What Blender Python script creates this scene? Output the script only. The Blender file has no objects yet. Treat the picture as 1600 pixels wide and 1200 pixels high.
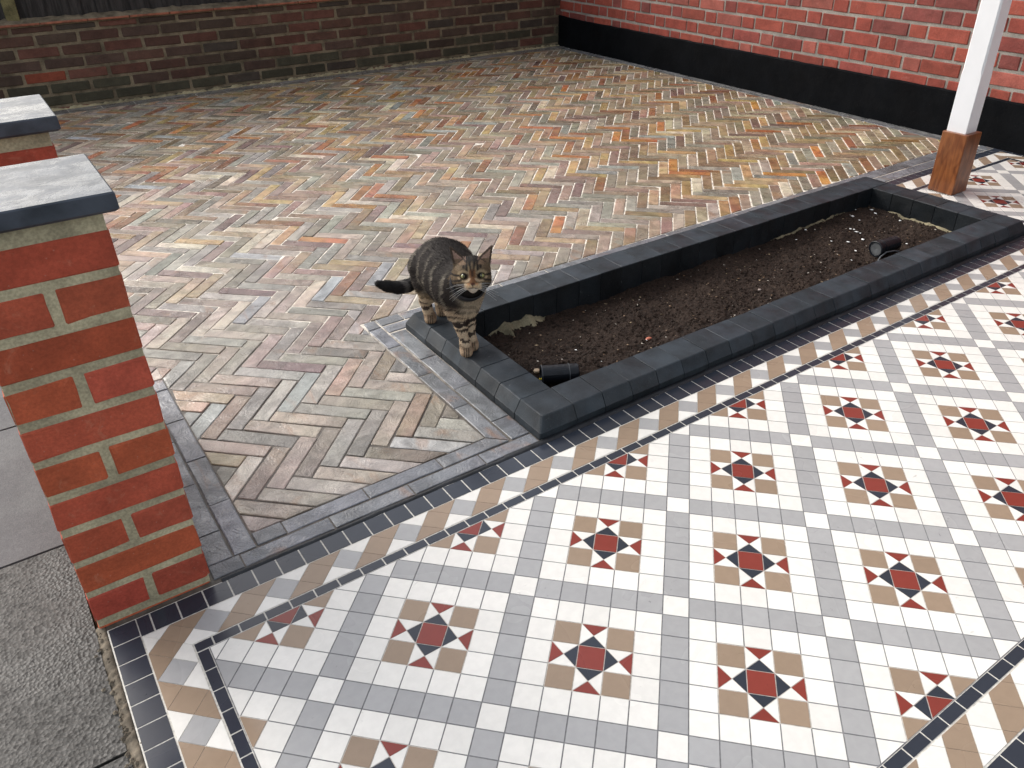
import bpy, math, random
import numpy as np
from mathutils import Vector, Matrix
from mathutils import noise as mnoise

U = 0.05          # one tile = 50 mm; plan coordinates (s, t, z) are in tiles
rng = random.Random(7)
scene = bpy.context.scene

# ------------------------------------------------------------------ camera
CAM = np.array([-12.84830484, -19.56483401, 24.09241777])
ROT = np.array([[0.8287978, -0.55930444, -0.01651534],
                [-0.29728759, -0.4151428, -0.85981193],
                [0.4740404, 0.71752004, -0.5103437]])
FPX, CYPX = 1238.254, 563.33
cd = bpy.data.cameras.new('camera')
cam = bpy.data.objects.new('camera', cd)
scene.collection.objects.link(cam)
m = Matrix.Identity(4)
for i in range(3):
    m[i][0] = ROT[0][i]; m[i][1] = -ROT[1][i]; m[i][2] = -ROT[2][i]; m[i][3] = CAM[i] * U
cam.matrix_world = m
cd.sensor_width = 36.0
cd.lens = FPX / 1600 * 36
cd.shift_y = -36.67 / 1600
cd.clip_start = 0.05
cd.clip_end = 500
scene.camera = cam

# ------------------------------------------------------------------ light
SUN_EL, SUN_AZ = math.radians(36), math.radians(114)
w = bpy.data.worlds.new('World'); scene.world = w; w.use_nodes = True
nt = w.node_tree; nt.nodes.clear()
sky = nt.nodes.new('ShaderNodeTexSky'); sky.sky_type = 'NISHITA'; sky.sun_disc = False
sky.sun_elevation = SUN_EL; sky.sun_rotation = math.radians(90) - SUN_AZ
sky.air_density = 1.6; sky.dust_density = 4.0; sky.ozone_density = 1.0
hs = nt.nodes.new('ShaderNodeHueSaturation'); hs.inputs['Saturation'].default_value = 0.36
bg = nt.nodes.new('ShaderNodeBackground'); bg.inputs['Strength'].default_value = 0.15
wo = nt.nodes.new('ShaderNodeOutputWorld')
tint = nt.nodes.new('ShaderNodeMix'); tint.data_type = 'RGBA'; tint.blend_type = 'MULTIPLY'
tint.inputs[0].default_value = 1.0; tint.inputs[7].default_value = (1.0, 0.993, 1.0, 1)   # cool cloud cover
nt.links.new(sky.outputs[0], hs.inputs['Color']); nt.links.new(hs.outputs[0], tint.inputs[6]); nt.links.new(tint.outputs[2], bg.inputs['Color'])
nt.links.new(bg.outputs[0], wo.inputs['Surface'])
sd = bpy.data.lights.new('sun', 'SUN'); sd.energy = 0.5; sd.angle = math.radians(20); sd.color = (1.0, 0.985, 0.96)
sun = bpy.data.objects.new('sun', sd); scene.collection.objects.link(sun)
dv = Vector((math.cos(SUN_EL) * math.cos(SUN_AZ), math.cos(SUN_EL) * math.sin(SUN_AZ), math.sin(SUN_EL)))
sun.rotation_euler = dv.to_track_quat('Z', 'Y').to_euler()
vs = scene.view_settings
vs.view_transform = 'Standard'; vs.look = 'None'; vs.gamma = 1; vs.use_curve_mapping = False
vs.exposure = 0.86
scene.render.filter_size = 1.15
scene.cycles.max_bounces = 6
scene.cycles.diffuse_bounces = 3
scene.cycles.glossy_bounces = 3

# ------------------------------------------------------------------ helpers
BASE = {}

def prj(pts):
    P = np.asarray(pts, float) - CAM
    Y = P @ ROT.T
    d = np.maximum(Y[:, 2], 0.1)
    return np.stack([800 + FPX * Y[:, 0] / d, CYPX + FPX * Y[:, 1] / d], 1), Y[:, 2]

def empty(name, loc, label=None, cat=None, group=None, kind=None):
    o = bpy.data.objects.new(name, None); scene.collection.objects.link(o)
    o.empty_display_size = 0.05
    o.location = [c * U for c in loc]; BASE[o.name] = np.array(loc, float)
    tag(o, label, cat, group, kind)
    return o

def tag(o, label=None, cat=None, group=None, kind=None):
    if label: o['label'] = label
    if cat: o['category'] = cat
    if group: o['group'] = group
    if kind: o['kind'] = kind
    return o

def mesh_obj(name, V, F, mat, parent=None, col=None, rv=None, smooth=False, kind=None, label=None):
    """V in plan units; col: (3,) or (n,3) vertex colours"""
    V = np.asarray(V, float)
    c = (V.min(0) + V.max(0)) / 2
    me = bpy.data.meshes.new(name)
    me.from_pydata(((V - c) * U).tolist(), [], [tuple(f) for f in F])
    n = len(V)
    if col is not None:
        a = me.attributes.new('col', 'FLOAT_COLOR', 'POINT')
        buf = np.ones((n, 4), np.float32); buf[:, :3] = np.asarray(col)
        a.data.foreach_set('color', buf.ravel())
    a = me.attributes.new('rv', 'FLOAT', 'POINT')
    r = np.full(n, rng.random() if rv is None else 0.0, np.float32)
    if rv is not None: r[:] = rv
    a.data.foreach_set('value', r)
    if smooth:
        me.polygons.foreach_set('use_smooth', np.ones(len(me.polygons), bool))
    for mm in (mat if isinstance(mat, list) else [mat]): me.materials.append(mm)
    o = bpy.data.objects.new(name, me); scene.collection.objects.link(o)
    if parent is not None:
        o.parent = parent
        b = BASE[parent.name]
    else:
        b = np.zeros(3)
    BASE[o.name] = c
    o.location = ((c - b) * U).tolist()
    if kind: o['kind'] = kind
    if label: o['label'] = label
    return o

class Bag:
    """collects pieces; the largest `limit` in the picture become parts, the rest one stuff part"""
    def __init__(self, name, mat, parent, limit=300, rest=None, minpx=0):
        self.n, self.m, self.p, self.l, self.rest, self.it = name, mat, parent, limit, rest or name + '_field', []
        self.minpx = minpx
    def add(self, V, F, col, rv=None, vis=None):
        V = np.asarray(V, float)
        q, d = prj(V)
        x0, y0 = q.min(0); x1, y1 = q.max(0)
        a = 0
        if d.min() > 0.3 and x1 > 0 and y1 > 0 and x0 < 1600 and y0 < 1200:
            a = (min(x1, 1600) - max(x0, 0)) * (min(y1, 1200) - max(y0, 0))
        if vis is False: a = 0
        self.it.append((a, V, F, np.broadcast_to(np.asarray(col, float), (len(V), 3)), rng.random() if rv is None else rv))
    def build(self):
        it = sorted(self.it, key=lambda q: -q[0])
        single = [q for q in it[:self.l] if q[0] > self.minpx]
        rest = it[len(single):]
        for a, V, F, c, r in single:
            mesh_obj(self.n, V, F, self.m, self.p, c, r)
        if rest:
            VV, FF, CC, RR, o = [], [], [], [], 0
            for a, V, F, c, r in rest:
                VV.append(V); CC.append(c); RR.append(np.full(len(V), r))
                FF += [tuple(i + o for i in f) for f in F]; o += len(V)
            mesh_obj(self.rest, np.vstack(VV), FF, self.m, self.p, np.vstack(CC), np.concatenate(RR), kind='stuff')

def box(a, b):
    x0, y0, z0 = a; x1, y1, z1 = b
    V = [(x0,y0,z0),(x1,y0,z0),(x1,y1,z0),(x0,y1,z0),(x0,y0,z1),(x1,y0,z1),(x1,y1,z1),(x0,y1,z1)]
    F = [(0,3,2,1),(4,5,6,7),(0,1,5,4),(1,2,6,5),(2,3,7,6),(3,0,4,7)]
    return V, F

def clip(poly, a, b, c):
    """keep points with a*s + b*t <= c"""
    out = []
    n = len(poly)
    for i in range(n):
        p, q = poly[i], poly[(i + 1) % n]
        dp, dq = a*p[0]+b*p[1]-c, a*q[0]+b*q[1]-c
        if dp <= 0: out.append(p)
        if (dp < 0 < dq) or (dq < 0 < dp):
            k = dp / (dp - dq); out.append((p[0]+k*(q[0]-p[0]), p[1]+k*(q[1]-p[1])))
    return out

def cliprect(poly, s0, s1, t0, t1):
    for a, b, c in ((-1,0,-s0),(1,0,s1),(0,-1,-t0),(0,1,t1)):
        if len(poly) < 3: return []
        poly = clip(poly, a, b, c)
    return poly

def area(p):
    return 0.5 * sum(p[i][0]*p[(i+1)%len(p)][1]-p[(i+1)%len(p)][0]*p[i][1] for i in range(len(p)))

def inset(poly, g):
    """inset a convex ccw polygon"""
    pl = []
    for i in range(len(poly)):                     # drop tiny edges
        p, q = poly[i-1], poly[i]
        if math.hypot(p[0]-q[0], p[1]-q[1]) > 1e-3: pl.append(q)
    if len(pl) < 3: return []
    if area(pl) < 0: pl = pl[::-1]
    out = pl
    n = len(pl)
    for i in range(n):
        p, q = pl[i], pl[(i+1) % n]
        dx, dy = q[0]-p[0], q[1]-p[1]; L = math.hypot(dx, dy)
        nx, ny = dy/L, -dx/L
        out = clip(out, nx, ny, nx*p[0]+ny*p[1]-g)
        if len(out) < 3: return []
    return out

def prism(poly, z0, z1, bev=0.0, tilt=(0, 0)):
    n = len(poly)
    cx = sum(p[0] for p in poly)/n; cy = sum(p[1] for p in poly)/n
    zt = lambda p: z1 + tilt[0]*(p[0]-cx) + tilt[1]*(p[1]-cy)
    V = [(p[0], p[1], z0) for p in poly]
    if bev > 0:
        V += [(p[0], p[1], zt(p)-bev*0.7) for p in poly]
        inn = inset(poly, bev)
        if len(inn) != n: inn = [(cx+(p[0]-cx)*0.9, cy+(p[1]-cy)*0.9) for p in poly]
        else:
            k = min(range(n), key=lambda j: (inn[j][0]-poly[0][0])**2+(inn[j][1]-poly[0][1])**2)
            inn = inn[k:]+inn[:k]
        V += [(p[0], p[1], zt(p)) for p in inn]
        F = []
        for r in (0, 1):
            for i in range(n):
                j = (i+1) % n
                F.append((r*n+i, r*n+j, (r+1)*n+j, (r+1)*n+i))
        F.append(tuple(range(2*n, 3*n)))
    else:
        V += [(p[0], p[1], zt(p)) for p in poly]
        F = [(i, (i+1) % n, n+(i+1) % n, n+i) for i in range(n)]
        F.append(tuple(range(n, 2*n)))
    return V, F

R2 = math.sqrt(2)
def uv2st(u, v): return ((u+v)/R2, (v-u)/R2)
def st2uv(s, t): return ((s-t)/R2, (s+t)/R2)

# ------------------------------------------------------------------ materials
class N:
    def __init__(s, name):
        s.m = bpy.data.materials.new(name); s.m.use_nodes = True
        s.t = s.m.node_tree; s.t.nodes.clear()
        s.out = s.t.nodes.new('ShaderNodeOutputMaterial'); s.b = s.t.nodes.new('ShaderNodeBsdfPrincipled')
        s.t.links.new(s.b.outputs[0], s.out.inputs[0])
        g = s.t.nodes.new('ShaderNodeNewGeometry'); s.pos = g.outputs['Position']
        a = s.t.nodes.new('ShaderNodeAttribute'); a.attribute_name = 'rv'; s.rv = a.outputs['Fac']
        c = s.t.nodes.new('ShaderNodeAttribute'); c.attribute_name = 'col'; s.col = c.outputs['Color']
    def link(s, a, b):
        if isinstance(a, (int, float, tuple)): b.default_value = a if not (isinstance(a, tuple) and len(a) == 3 and len(b.default_value) == 4) else (*a, 1)
        else: s.t.links.new(a, b)
    def math(s, op, a, b=0.0, c=0.0, clamp=False):
        n = s.t.nodes.new('ShaderNodeMath'); n.operation = op; n.use_clamp = clamp
        s.link(a, n.inputs[0]); s.link(b, n.inputs[1]); s.link(c, n.inputs[2]); return n.outputs[0]
    def vmath(s, op, a, b):
        n = s.t.nodes.new('ShaderNodeVectorMath'); n.operation = op
        s.link(a, n.inputs[0])
        if op == 'SCALE': s.link(b, n.inputs['Scale'])
        else: s.link(b, n.inputs[1])
        return n.outputs[0]
    def coord(s, scale=(1, 1, 1), off=True):
        v = s.vmath('MULTIPLY', s.pos, scale)
        if off:
            cv = s.t.nodes.new('ShaderNodeCombineXYZ')
            for i, k in enumerate((37.1, 61.7, 23.3)): s.link(s.math('MULTIPLY', s.rv, k), cv.inputs[i])
            v = s.vmath('ADD', v, cv.outputs[0])
        return v
    def noise(s, scale, vec=None, detail=3, rough=0.55, dist=0.0):
        n = s.t.nodes.new('ShaderNodeTexNoise'); n.inputs['Scale'].default_value = scale
        n.inputs['Detail'].default_value = detail; n.inputs['Roughness'].default_value = rough
        n.inputs['Distortion'].default_value = dist
        s.link(vec if vec is not None else s.pos, n.inputs['Vector']); return n.outputs['Fac']
    def voro(s, scale, vec=None, out='Distance'):
        n = s.t.nodes.new('ShaderNodeTexVoronoi'); n.inputs['Scale'].default_value = scale
        s.link(vec if vec is not None else s.pos, n.inputs['Vector']); return n.outputs[out]
    def ramp(s, x, lo, hi, a=0.0, b=1.0, smooth=True):
        n = s.t.nodes.new('ShaderNodeMapRange'); n.interpolation_type = 'SMOOTHSTEP' if smooth else 'LINEAR'
        s.link(x, n.inputs[0])
        for i, q in enumerate((lo, hi, a, b)): n.inputs[i+1].default_value = q
        return n.outputs[0]
    def mix(s, f, a, b, mode='MIX'):
        n = s.t.nodes.new('ShaderNodeMix'); n.data_type = 'RGBA'; n.blend_type = mode
        s.link(f, n.inputs[0]); s.link(a, n.inputs[6]); s.link(b, n.inputs[7]); return n.outputs[2]
    def hsv(s, c, v=1.0, sat=1.0, h=0.5):
        n = s.t.nodes.new('ShaderNodeHueSaturation'); s.link(h, n.inputs[0]); s.link(sat, n.inputs[1]); s.link(v, n.inputs[2]); s.link(c, n.inputs[4]); return n.outputs[0]
    def bump(s, h, strength=0.5, dist=0.002, prev=None):
        n = s.t.nodes.new('ShaderNodeBump'); n.inputs['Strength'].default_value = strength; n.inputs['Distance'].default_value = dist
        s.link(h, n.inputs['Height'])
        if prev is not None: s.link(prev, n.inputs['Normal'])
        return n.outputs[0]
    def set(s, color=None, rough=None, normal=None, spec=None, **k):
        if color is not None: s.link(color, s.b.inputs['Base Color'])
        if rough is not None: s.link(rough, s.b.inputs['Roughness'])
        if normal is not None: s.link(normal, s.b.inputs['Normal'])
        if spec is not None: s.b.inputs['Specular IOR Level'].default_value = spec
        for a, b in k.items(): s.b.inputs[a.replace('_', ' ')].default_value = b
        return s.m

def m_tile():
    n = N('glazed_path_tile')
    smear = n.noise(48, n.coord((1, 1.6, 1)), 4, 0.7, 0.8)
    big = n.noise(6, None, 3)
    d = n.math('MULTIPLY', n.ramp(smear, 0.63, 0.74), n.ramp(big, 0.48, 0.62))
    c = n.hsv(n.col, n.math('SUBTRACT', n.ramp(n.rv, 0, 1, 0.95, 1.04, False), n.math('MULTIPLY', d, 0.24)))
    c = n.hsv(c, n.ramp(n.noise(55, None, 3), 0.3, 0.7, 0.97, 1.03))
    film = n.noise(3.2, None, 3, 0.5, 0.4)
    r = n.math('ADD', n.ramp(film, 0.38, 0.62, 0.13, 0.3), n.math('MULTIPLY', d, -0.08))
    nb = n.bump(n.noise(26, None, 2), 0.10, 0.002)
    nb = n.bump(d, 0.15, 0.0004, nb)
    return n.set(c, r, nb, 0.4)

def m_grout():
    n = N('grout')
    c = n.hsv(n.col, n.ramp(n.noise(120, None, 3), 0.3, 0.7, 0.8, 1.15))
    return n.set(c, 0.7, n.bump(n.noise(400), 0.4, 0.0006))

def m_sandstone():
    n = N('riven_wet_sandstone')
    v = n.coord((1, 1, 1))
    vein = n.noise(9, v, 5, 0.6, 1.6)
    c = n.hsv(n.col, n.ramp(vein, 0.28, 0.72, 0.66, 1.32), 1.0, n.ramp(n.noise(5, v, 2), 0.3, 0.7, 0.48, 0.52))
    rust = n.math('MULTIPLY', n.ramp(n.noise(7, n.coord((1.3, .7, 1)), 4, 0.6, 1.0), 0.58, 0.72), 0.35)
    c = n.mix(rust, c, (0.32, 0.15, 0.06))
    pale = n.math('MULTIPLY', n.ramp(n.noise(24, v, 5, 0.65, 2.5), 0.60, 0.75), 0.28)
    c = n.mix(pale, c, (0.42, 0.38, 0.32))
    c = n.hsv(c, n.ramp(n.noise(300, None, 2), 0.3, 0.7, 0.86, 1.12))
    wet = n.noise(4.5, None, 4, 0.6, 0.5)
    wet2 = n.noise(22, v, 3, 0.6)
    r = n.math('ADD', n.ramp(wet, 0.36, 0.62, 0.16, 0.42), n.ramp(wet2, 0.3, 0.7, -0.08, 0.10), clamp=True)
    riven = n.noise(15, v, 5, 0.62, 2.2)
    led = n.math('PINGPONG', n.math('MULTIPLY', riven, 5.0), 0.5)
    nb = n.bump(led, 0.6, 0.0022)
    nb = n.bump(n.noise(70, None, 5, 0.65), 0.5, 0.0016, nb)
    return n.set(c, r, nb, 0.5)

def m_bed():
    n = N('pointing_mortar')
    x = n.t.nodes.new('ShaderNodeSeparateXYZ'); n.link(n.pos, x.inputs[0])
    d = n.math('ADD', n.math('MULTIPLY', x.outputs[0], 0.9), n.math('MULTIPLY', x.outputs[1], 1.0))
    d = n.math('ADD', d, n.math('MULTIPLY', n.noise(3.0, None, 3), 1.2))
    f = n.ramp(d, 1.3, 2.2)
    c = n.mix(f, (0.10, 0.085, 0.07), (0.78, 0.72, 0.62))
    c = n.hsv(c, n.ramp(n.noise(40, None, 4), 0.3, 0.7, 0.6, 1.25))
    return n.set(c, 0.6, n.bump(n.noise(250), 0.6, 0.0015))

def m_brick(name, pale, palecol, fleck=0.1, rough=0.75, gl=1.0):
    n = N(name)
    v = n.coord((1, 1, 1))
    c = n.hsv(n.col, n.ramp(n.noise(14, v, 4, 0.6), 0.3, 0.7, 0.82, 1.16))
    c = n.hsv(c, n.ramp(n.noise(160, v, 3, 0.7), 0.3, 0.7, 0.86, 1.12))
    e = n.math('MULTIPLY', n.ramp(n.noise(22, v, 5, 0.7, 0.8), 0.56, 0.78), pale)
    c = n.mix(e, c, palecol)
    k = n.math('MULTIPLY', n.ramp(n.voro(55, v), 0.10, 0.04), fleck)
    c = n.mix(k, c, (0.5, 0.4, 0.33))
    nb = n.bump(n.noise(38, v, 5, 0.7), 0.9, 0.004)
    nb = n.bump(n.noise(320, v, 3, 0.7), 0.5, 0.001, nb)
    return n.set(c, rough, nb, 0.3)

def m_mortar(name, col, lo=0.6, hi=1.25, rough=0.85):
    n = N(name)
    c = n.hsv(col, n.ramp(n.noise(9, None, 5, 0.65), 0.3, 0.7, lo, hi))
    c = n.hsv(c, n.ramp(n.noise(200, None, 3), 0.3, 0.7, 0.8, 1.15))
    nb = n.bump(n.noise(60, None, 4, 0.7), 0.8, 0.003)
    nb = n.bump(n.noise(500, None, 2), 0.6, 0.001, nb)
    return n.set(c, rough, nb, 0.3)

def m_kerb():
    n = N('charcoal_concrete')
    v = n.coord((1, 1, 1))
    c = n.hsv(n.col, n.ramp(n.noise(12, v, 4, 0.6), 0.3, 0.7, 0.65, 1.45))
    sp = n.math('MULTIPLY', n.ramp(n.noise(60, v, 4, 0.75, 1.0), 0.64, 0.76), 0.45)
    c = n.mix(sp, c, (0.20, 0.21, 0.21))
    c = n.mix(n.math('MULTIPLY', n.ramp(n.noise(420, None, 2), 0.55, 0.75), 0.3), c, (0.10, 0.11, 0.115))
    pits = n.ramp(n.voro(130, v), 0.0, 0.16)
    nb = n.bump(n.noise(25, v, 4), 0.5, 0.003)
    nb = n.bump(pits, 0.35, 0.0012, nb)
    nb = n.bump(n.noise(600, None, 2), 0.5, 0.0006, nb)
    return n.set(c, n.ramp(n.noise(10, None, 3), 0.35, 0.65, 0.42, 0.68), nb, 0.3)

def m_soil():
    n = N('dark_compost')
    c = n.hsv((0.021, 0.0125, 0.0085), n.ramp(n.noise(90, None, 5, 0.75), 0.25, 0.75, 0.4, 2.3))
    c = n.mix(n.math('MULTIPLY', n.ramp(n.noise(7, None, 3), 0.45, 0.65), 0.4), c, (0.045, 0.028, 0.019))
    k = n.ramp(n.voro(160), 0.16, 0.08)
    c = n.mix(n.math('MULTIPLY', k, n.ramp(n.noise(60), 0.62, 0.7)), c, (0.25, 0.17, 0.10))
    nb = n.bump(n.noise(75, None, 6, 0.8), 1.0, 0.006)
    nb = n.bump(n.noise(350, None, 4, 0.8), 1.0, 0.003, nb)
    return n.set(c, 0.8, nb, 0.25)

def m_coping():
    n = N('wet_slate_coping')
    c = n.hsv((0.045, 0.052, 0.066), n.ramp(n.noise(20, None, 4), 0.3, 0.7, 0.7, 1.4))
    film = n.noise(14, n.coord((1, 1.6, 1)), 4, 0.6, 0.8)
    sep = n.t.nodes.new('ShaderNodeSeparateXYZ'); g = n.t.nodes.new('ShaderNodeNewGeometry'); n.link(g.outputs['Normal'], sep.inputs[0])
    up = n.ramp(sep.outputs[2], 0.7, 0.9)
    r = n.ramp(film, 0.35, 0.65, 0.18, 0.40)
    r = n.math('ADD', n.math('MULTIPLY', up, r), n.math('MULTIPLY', n.math('SUBTRACT', 1.0, up), 0.5))
    nb = n.bump(n.ramp(film, 0.45, 0.55), 0.25, 0.0008)
    nb = n.bump(n.noise(110, None, 3, 0.6, 1.0), 0.45, 0.0014, nb)
    return n.set(c, r, nb, 0.34, Specular_Tint=(0.80, 0.90, 1.0, 1))

def m_slab(name, c0, rough, agg, wet):
    n = N(name)
    c = n.hsv(c0, n.ramp(n.noise(5, None, 4), 0.3, 0.7, 0.75, 1.25))
    vv = n.voro(150, None, 'Color')
    vc = n.t.nodes.new('ShaderNodeSeparateColor'); n.link(vv, vc.inputs[0])
    c = n.hsv(c, n.ramp(vc.outputs[0], 0, 1, 1-agg, 1+agg*1.3))
    c = n.hsv(c, n.ramp(n.noise(420, None, 2), 0.3, 0.7, 0.8, 1.2))
    r = n.ramp(n.noise(5, None, 3), 0.4, 0.6, rough-wet, rough)
    nb = n.bump(n.voro(150), 0.55*min(1, agg*2), 0.003)
    nb = n.bump(n.noise(90, None, 4, 0.7), 0.5, 0.002, nb)
    return n.set(c, r, nb, 0.22)

def m_plain(name, col, rough, var=0.1, scale=20, bump=0.1, bscale=60, bd=0.001, spec=0.5, **k):
    n = N(name)
    c = n.hsv(col, n.ramp(n.noise(scale, None, 4), 0.3, 0.7, 1-var, 1+var))
    return n.set(c, rough, n.bump(n.noise(bscale, None, 3), bump, bd), spec, **k)

def m_oak():
    n = N('varnished_hardwood')
    v = n.coord((1, 1, 0.10))
    w1 = n.noise(38, v, 4, 0.6, 1.2)
    gr = n.math('PINGPONG', n.math('MULTIPLY', n.noise(9, n.coord((1, 1, .35)), 3, 0.5, 0.8), 8.0), 0.5)
    c = n.mix(n.ramp(gr, 0.05, 0.45), (0.15, 0.045, 0.014), (0.22, 0.075, 0.024))
    c = n.hsv(c, n.ramp(w1, 0.3, 0.7, 0.75, 1.2))
    return n.set(c, 0.28, n.bump(w1, 0.2, 0.0008), 0.5)

def m_board():
    n = N('weathered_fence_timber')
    v = n.coord((1, 1, 0.12))
    c = n.hsv((0.030, 0.027, 0.026), n.ramp(n.noise(40, v, 4, 0.7), 0.3, 0.7, 0.5, 1.8))
    c = n.mix(n.math('MULTIPLY', n.ramp(n.noise(12, None, 5, 0.7), 0.6, 0.75), 0.25), c, (0.12, 0.12, 0.09))
    return n.set(c, 0.8, n.bump(n.noise(60, v, 4), 0.6, 0.002), 0.3)

def m_attr(name, rough, spec=0.4, bump=0.2, bs=200):
    n = N(name)
    return n.set(n.hsv(n.col, n.ramp(n.noise(bs, None, 2), 0.3, 0.7, 0.85, 1.15)), rough, n.bump(n.noise(bs), bump, 0.001), spec)

def m_plinth():
    n = N('black_painted_render')
    c = n.hsv((0.0035, 0.004, 0.005), n.ramp(n.noise(6, None, 4), 0.3, 0.7, 0.8, 1.3))
    c = n.mix(n.math('MULTIPLY', n.ramp(n.voro(30), 0.06, 0.02), 0.3), c, (0.1, 0.1, 0.1))
    nb = n.bump(n.noise(45, None, 5, 0.7), 0.8, 0.003)
    return n.set(c, n.ramp(n.noise(9, None, 3), 0.4, 0.6, 0.65, 0.85), nb, 0.06)

MT, MG, MSS, MBED, MK, MSOIL, MCOP = m_tile(), m_grout(), m_sandstone(), m_bed(), m_kerb(), m_soil(), m_coping()
MPB = m_brick('red_pier_brick', 0.42, (0.52, 0.25, 0.16), 0.2)
MHB = m_brick('old_red_house_brick', 0.30, (0.40, 0.22, 0.19), 0.2)
MGB = m_brick('dark_stock_brick', 0.35, (0.10, 0.085, 0.06), 0.1)
MPM = m_mortar('olive_grey_mortar', (0.41, 0.37, 0.25), 0.7, 1.25)
MHM = m_mortar('pale_house_mortar', (0.29, 0.265, 0.235), 0.75, 1.2)
MGM = m_mortar('dirty_garden_wall_mortar', (0.17, 0.138, 0.092), 0.5, 1.4)
MSAND = m_mortar('sandy_mortar', (0.25, 0.215, 0.135), 0.45, 1.2)
MCRUMB = m_mortar('grey_crumbly_mortar', (0.19, 0.16, 0.12), 0.4, 1.3)
MBLK = m_mortar('black_edge_mortar', (0.022, 0.024, 0.028), 0.6, 1.5, 0.5)
MPL = m_plinth()
MSLA = m_slab('rough_aggregate_slab', (0.062, 0.060, 0.056), 0.62, 0.42, 0.2)
MSLB = m_slab('smooth_concrete_slab', (0.105, 0.104, 0.106), 0.7, 0.06, 0.2)
MGND = m_slab('road_surface', (0.06, 0.06, 0.06), 0.7, 0.3, 0.1)
MWHITE = m_plain('white_gloss_paint', (0.80, 0.81, 0.83), 0.3, 0.02, 10, 0.05, 30)
MOAK, MBOARD = m_oak(), m_board()
MCLAY = m_plain('red_clay_tile', (0.26, 0.09, 0.05), 0.7, 0.35, 25, 0.4, 90, 0.002)
MPLAS = m_plain('black_wet_plastic', (0.008, 0.010, 0.014), 0.34, 0.2, 30, 0.9, 90, 0.002, 0.35)
MLENS = m_plain('frosted_lamp_glass', (0.10, 0.105, 0.11), 0.2, 0.2, 20)
MBIT = m_attr('small_bits', 0.6)

def lin(r, g, b):
    f = lambda c: ((c/255+0.055)/1.055)**2.4 if c > 10.3 else c/255/12.92
    return np.array([f(r), f(g), f(b)])

# ------------------------------------------------------------------ ground sheet and street
def sheet(name, s0, s1, t0, t1, z, mat, parent=None, col=None, kind=None, label=None, n=1):
    V = [(s0,t0,z),(s1,t0,z),(s1,t1,z),(s0,t1,z)]
    return mesh_obj(name, V, [(0,1,2,3)], mat, parent, col, kind=kind, label=label)
sheet('ground', -4000, 4000, -4000, 4000, -2.6, MGND, kind='structure', label='dark road surface reaching away from the plot')

pav = empty('pavement', (-30, 8, 0), 'public footway of grey concrete slabs outside the brick pier', kind='structure')
mesh_obj('slab_bed', *box((-64, -60, -2.5), (-14.42, 140, -0.75)), MSAND, pav)
tj = [-34.2, -22.5, -10.8, 0.9, 12.8, 24.2, 36, 48, 60, 72, 84, 96, 108, 120]
for r, (s0, s1) in enumerate(((-32.6, -14.75), (-50.5, -32.75), (-63.8, -50.65))):
    for i in range(len(tj)-1):
        dark = (r == 0 and tj[i] in (0.9, -10.8)) or (r > 0 and (i*7+r*3) % 5 == 0)
        poly = [(s0, tj[i]+.06), (s1, tj[i]+.06), (s1, tj[i+1]-.06), (s0, tj[i+1]-.06)]
        if r == 0:                                   # slightly ragged edge beside the path
            pts = []
            for k in range(9):
                pts.append((s1 + rng.uniform(-.10, .06), tj[i]+.06 + (tj[i+1]-tj[i]-.12)*k/8))
            V = [(p[0], p[1], -1.0) for p in [(s0, tj[i]+.06)]+pts+[(s0, tj[i+1]-.06)]]
            P = [(v[0], v[1]) for v in V]
            V, F = prism(P, -1.0, -0.10 + rng.uniform(-.03, .03))
        else:
            V, F = prism(poly, -1.0, -0.10 + rng.uniform(-.03, .03), 0.05)
        mesh_obj('slab', V, F, MSLA if dark else MSLB, pav)
# crumbling sandy mortar against the tile edge
V, F = [], []
n = 420
for i in range(n+1):
    t = -18 + 25.0*i/n
    a = mnoise.noise(Vector((t*1.3, 0, 0)))*.16 + mnoise.noise(Vector((t*5, 3, 0)))*.10
    b = mnoise.noise(Vector((t*3, 7, 0)))*.05
    zz = -.06 + mnoise.noise(Vector((t*4, 9, 0)))*.10
    V += [(-14.92 + a, t, -.5), (-14.85 + a, t, zz - .12), (-14.60 + a*.5, t, zz), (-14.42, t, -.05 + b), (-14.41, t, -.5)]
for i in range(n):
    for k in range(4):
        q = i*5+k; F.append((q, q+1, q+6, q+5))
mesh_obj('edge_mortar', V, F, MCRUMB, pav, smooth=True)
V, F = [], []
for i in range(160):
    t = rng.uniform(-17, 6.7); s = -14.7 + rng.gauss(0, .14); r = rng.uniform(.03, .1)
    o = len(V); z = -.06
    for k in range(5):
        a = k*1.257 + rng.random()*.5; V.append((s+r*math.cos(a), t+r*math.sin(a), z))
    V.append((s, t, z+r*.8))
    for k in range(5): F.append((o+k, o+(k+1) % 5, o+5))
mesh_obj('mortar_crumb', V, F, MCRUMB, pav, kind='stuff')

# ------------------------------------------------------------------ tiled path
path = empty('tiled_path', (20, -4, 0), 'geometric tiled path with red, navy, tan, grey and cream tiles', kind='structure')
GZ = -0.018
mesh_obj('path_bed', *box((-14.40, -16.4, -1.2), (75.4, 6.56, -0.08)), MG, path, (0.3, 0.3, 0.3))
mesh_obj('path_bed', *box((53.8, 6.56, -1.2), (75.4, 21.1, -0.081)), MG, path, (0.3, 0.3, 0.3))
def gsheet(s0, s1, t0, t1, c): sheet('grout', s0, s1, t0, t1, GZ, MG, path, c)
GREYG, PALEG = (0.20, 0.20, 0.205), (0.62, 0.60, 0.54)
gsheet(-11.38, 72.41, -13.40, 3.53, GREYG)
gsheet(56.39, 72.41, 3.53, 17.97, GREYG)
gsheet(-14.40, 75.4, 3.53, 6.55, PALEG)
gsheet(-14.40, -11.38, -16.4, 3.53, PALEG)
gsheet(-11.38, 75.4, -16.4, -13.40, PALEG)
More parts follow.
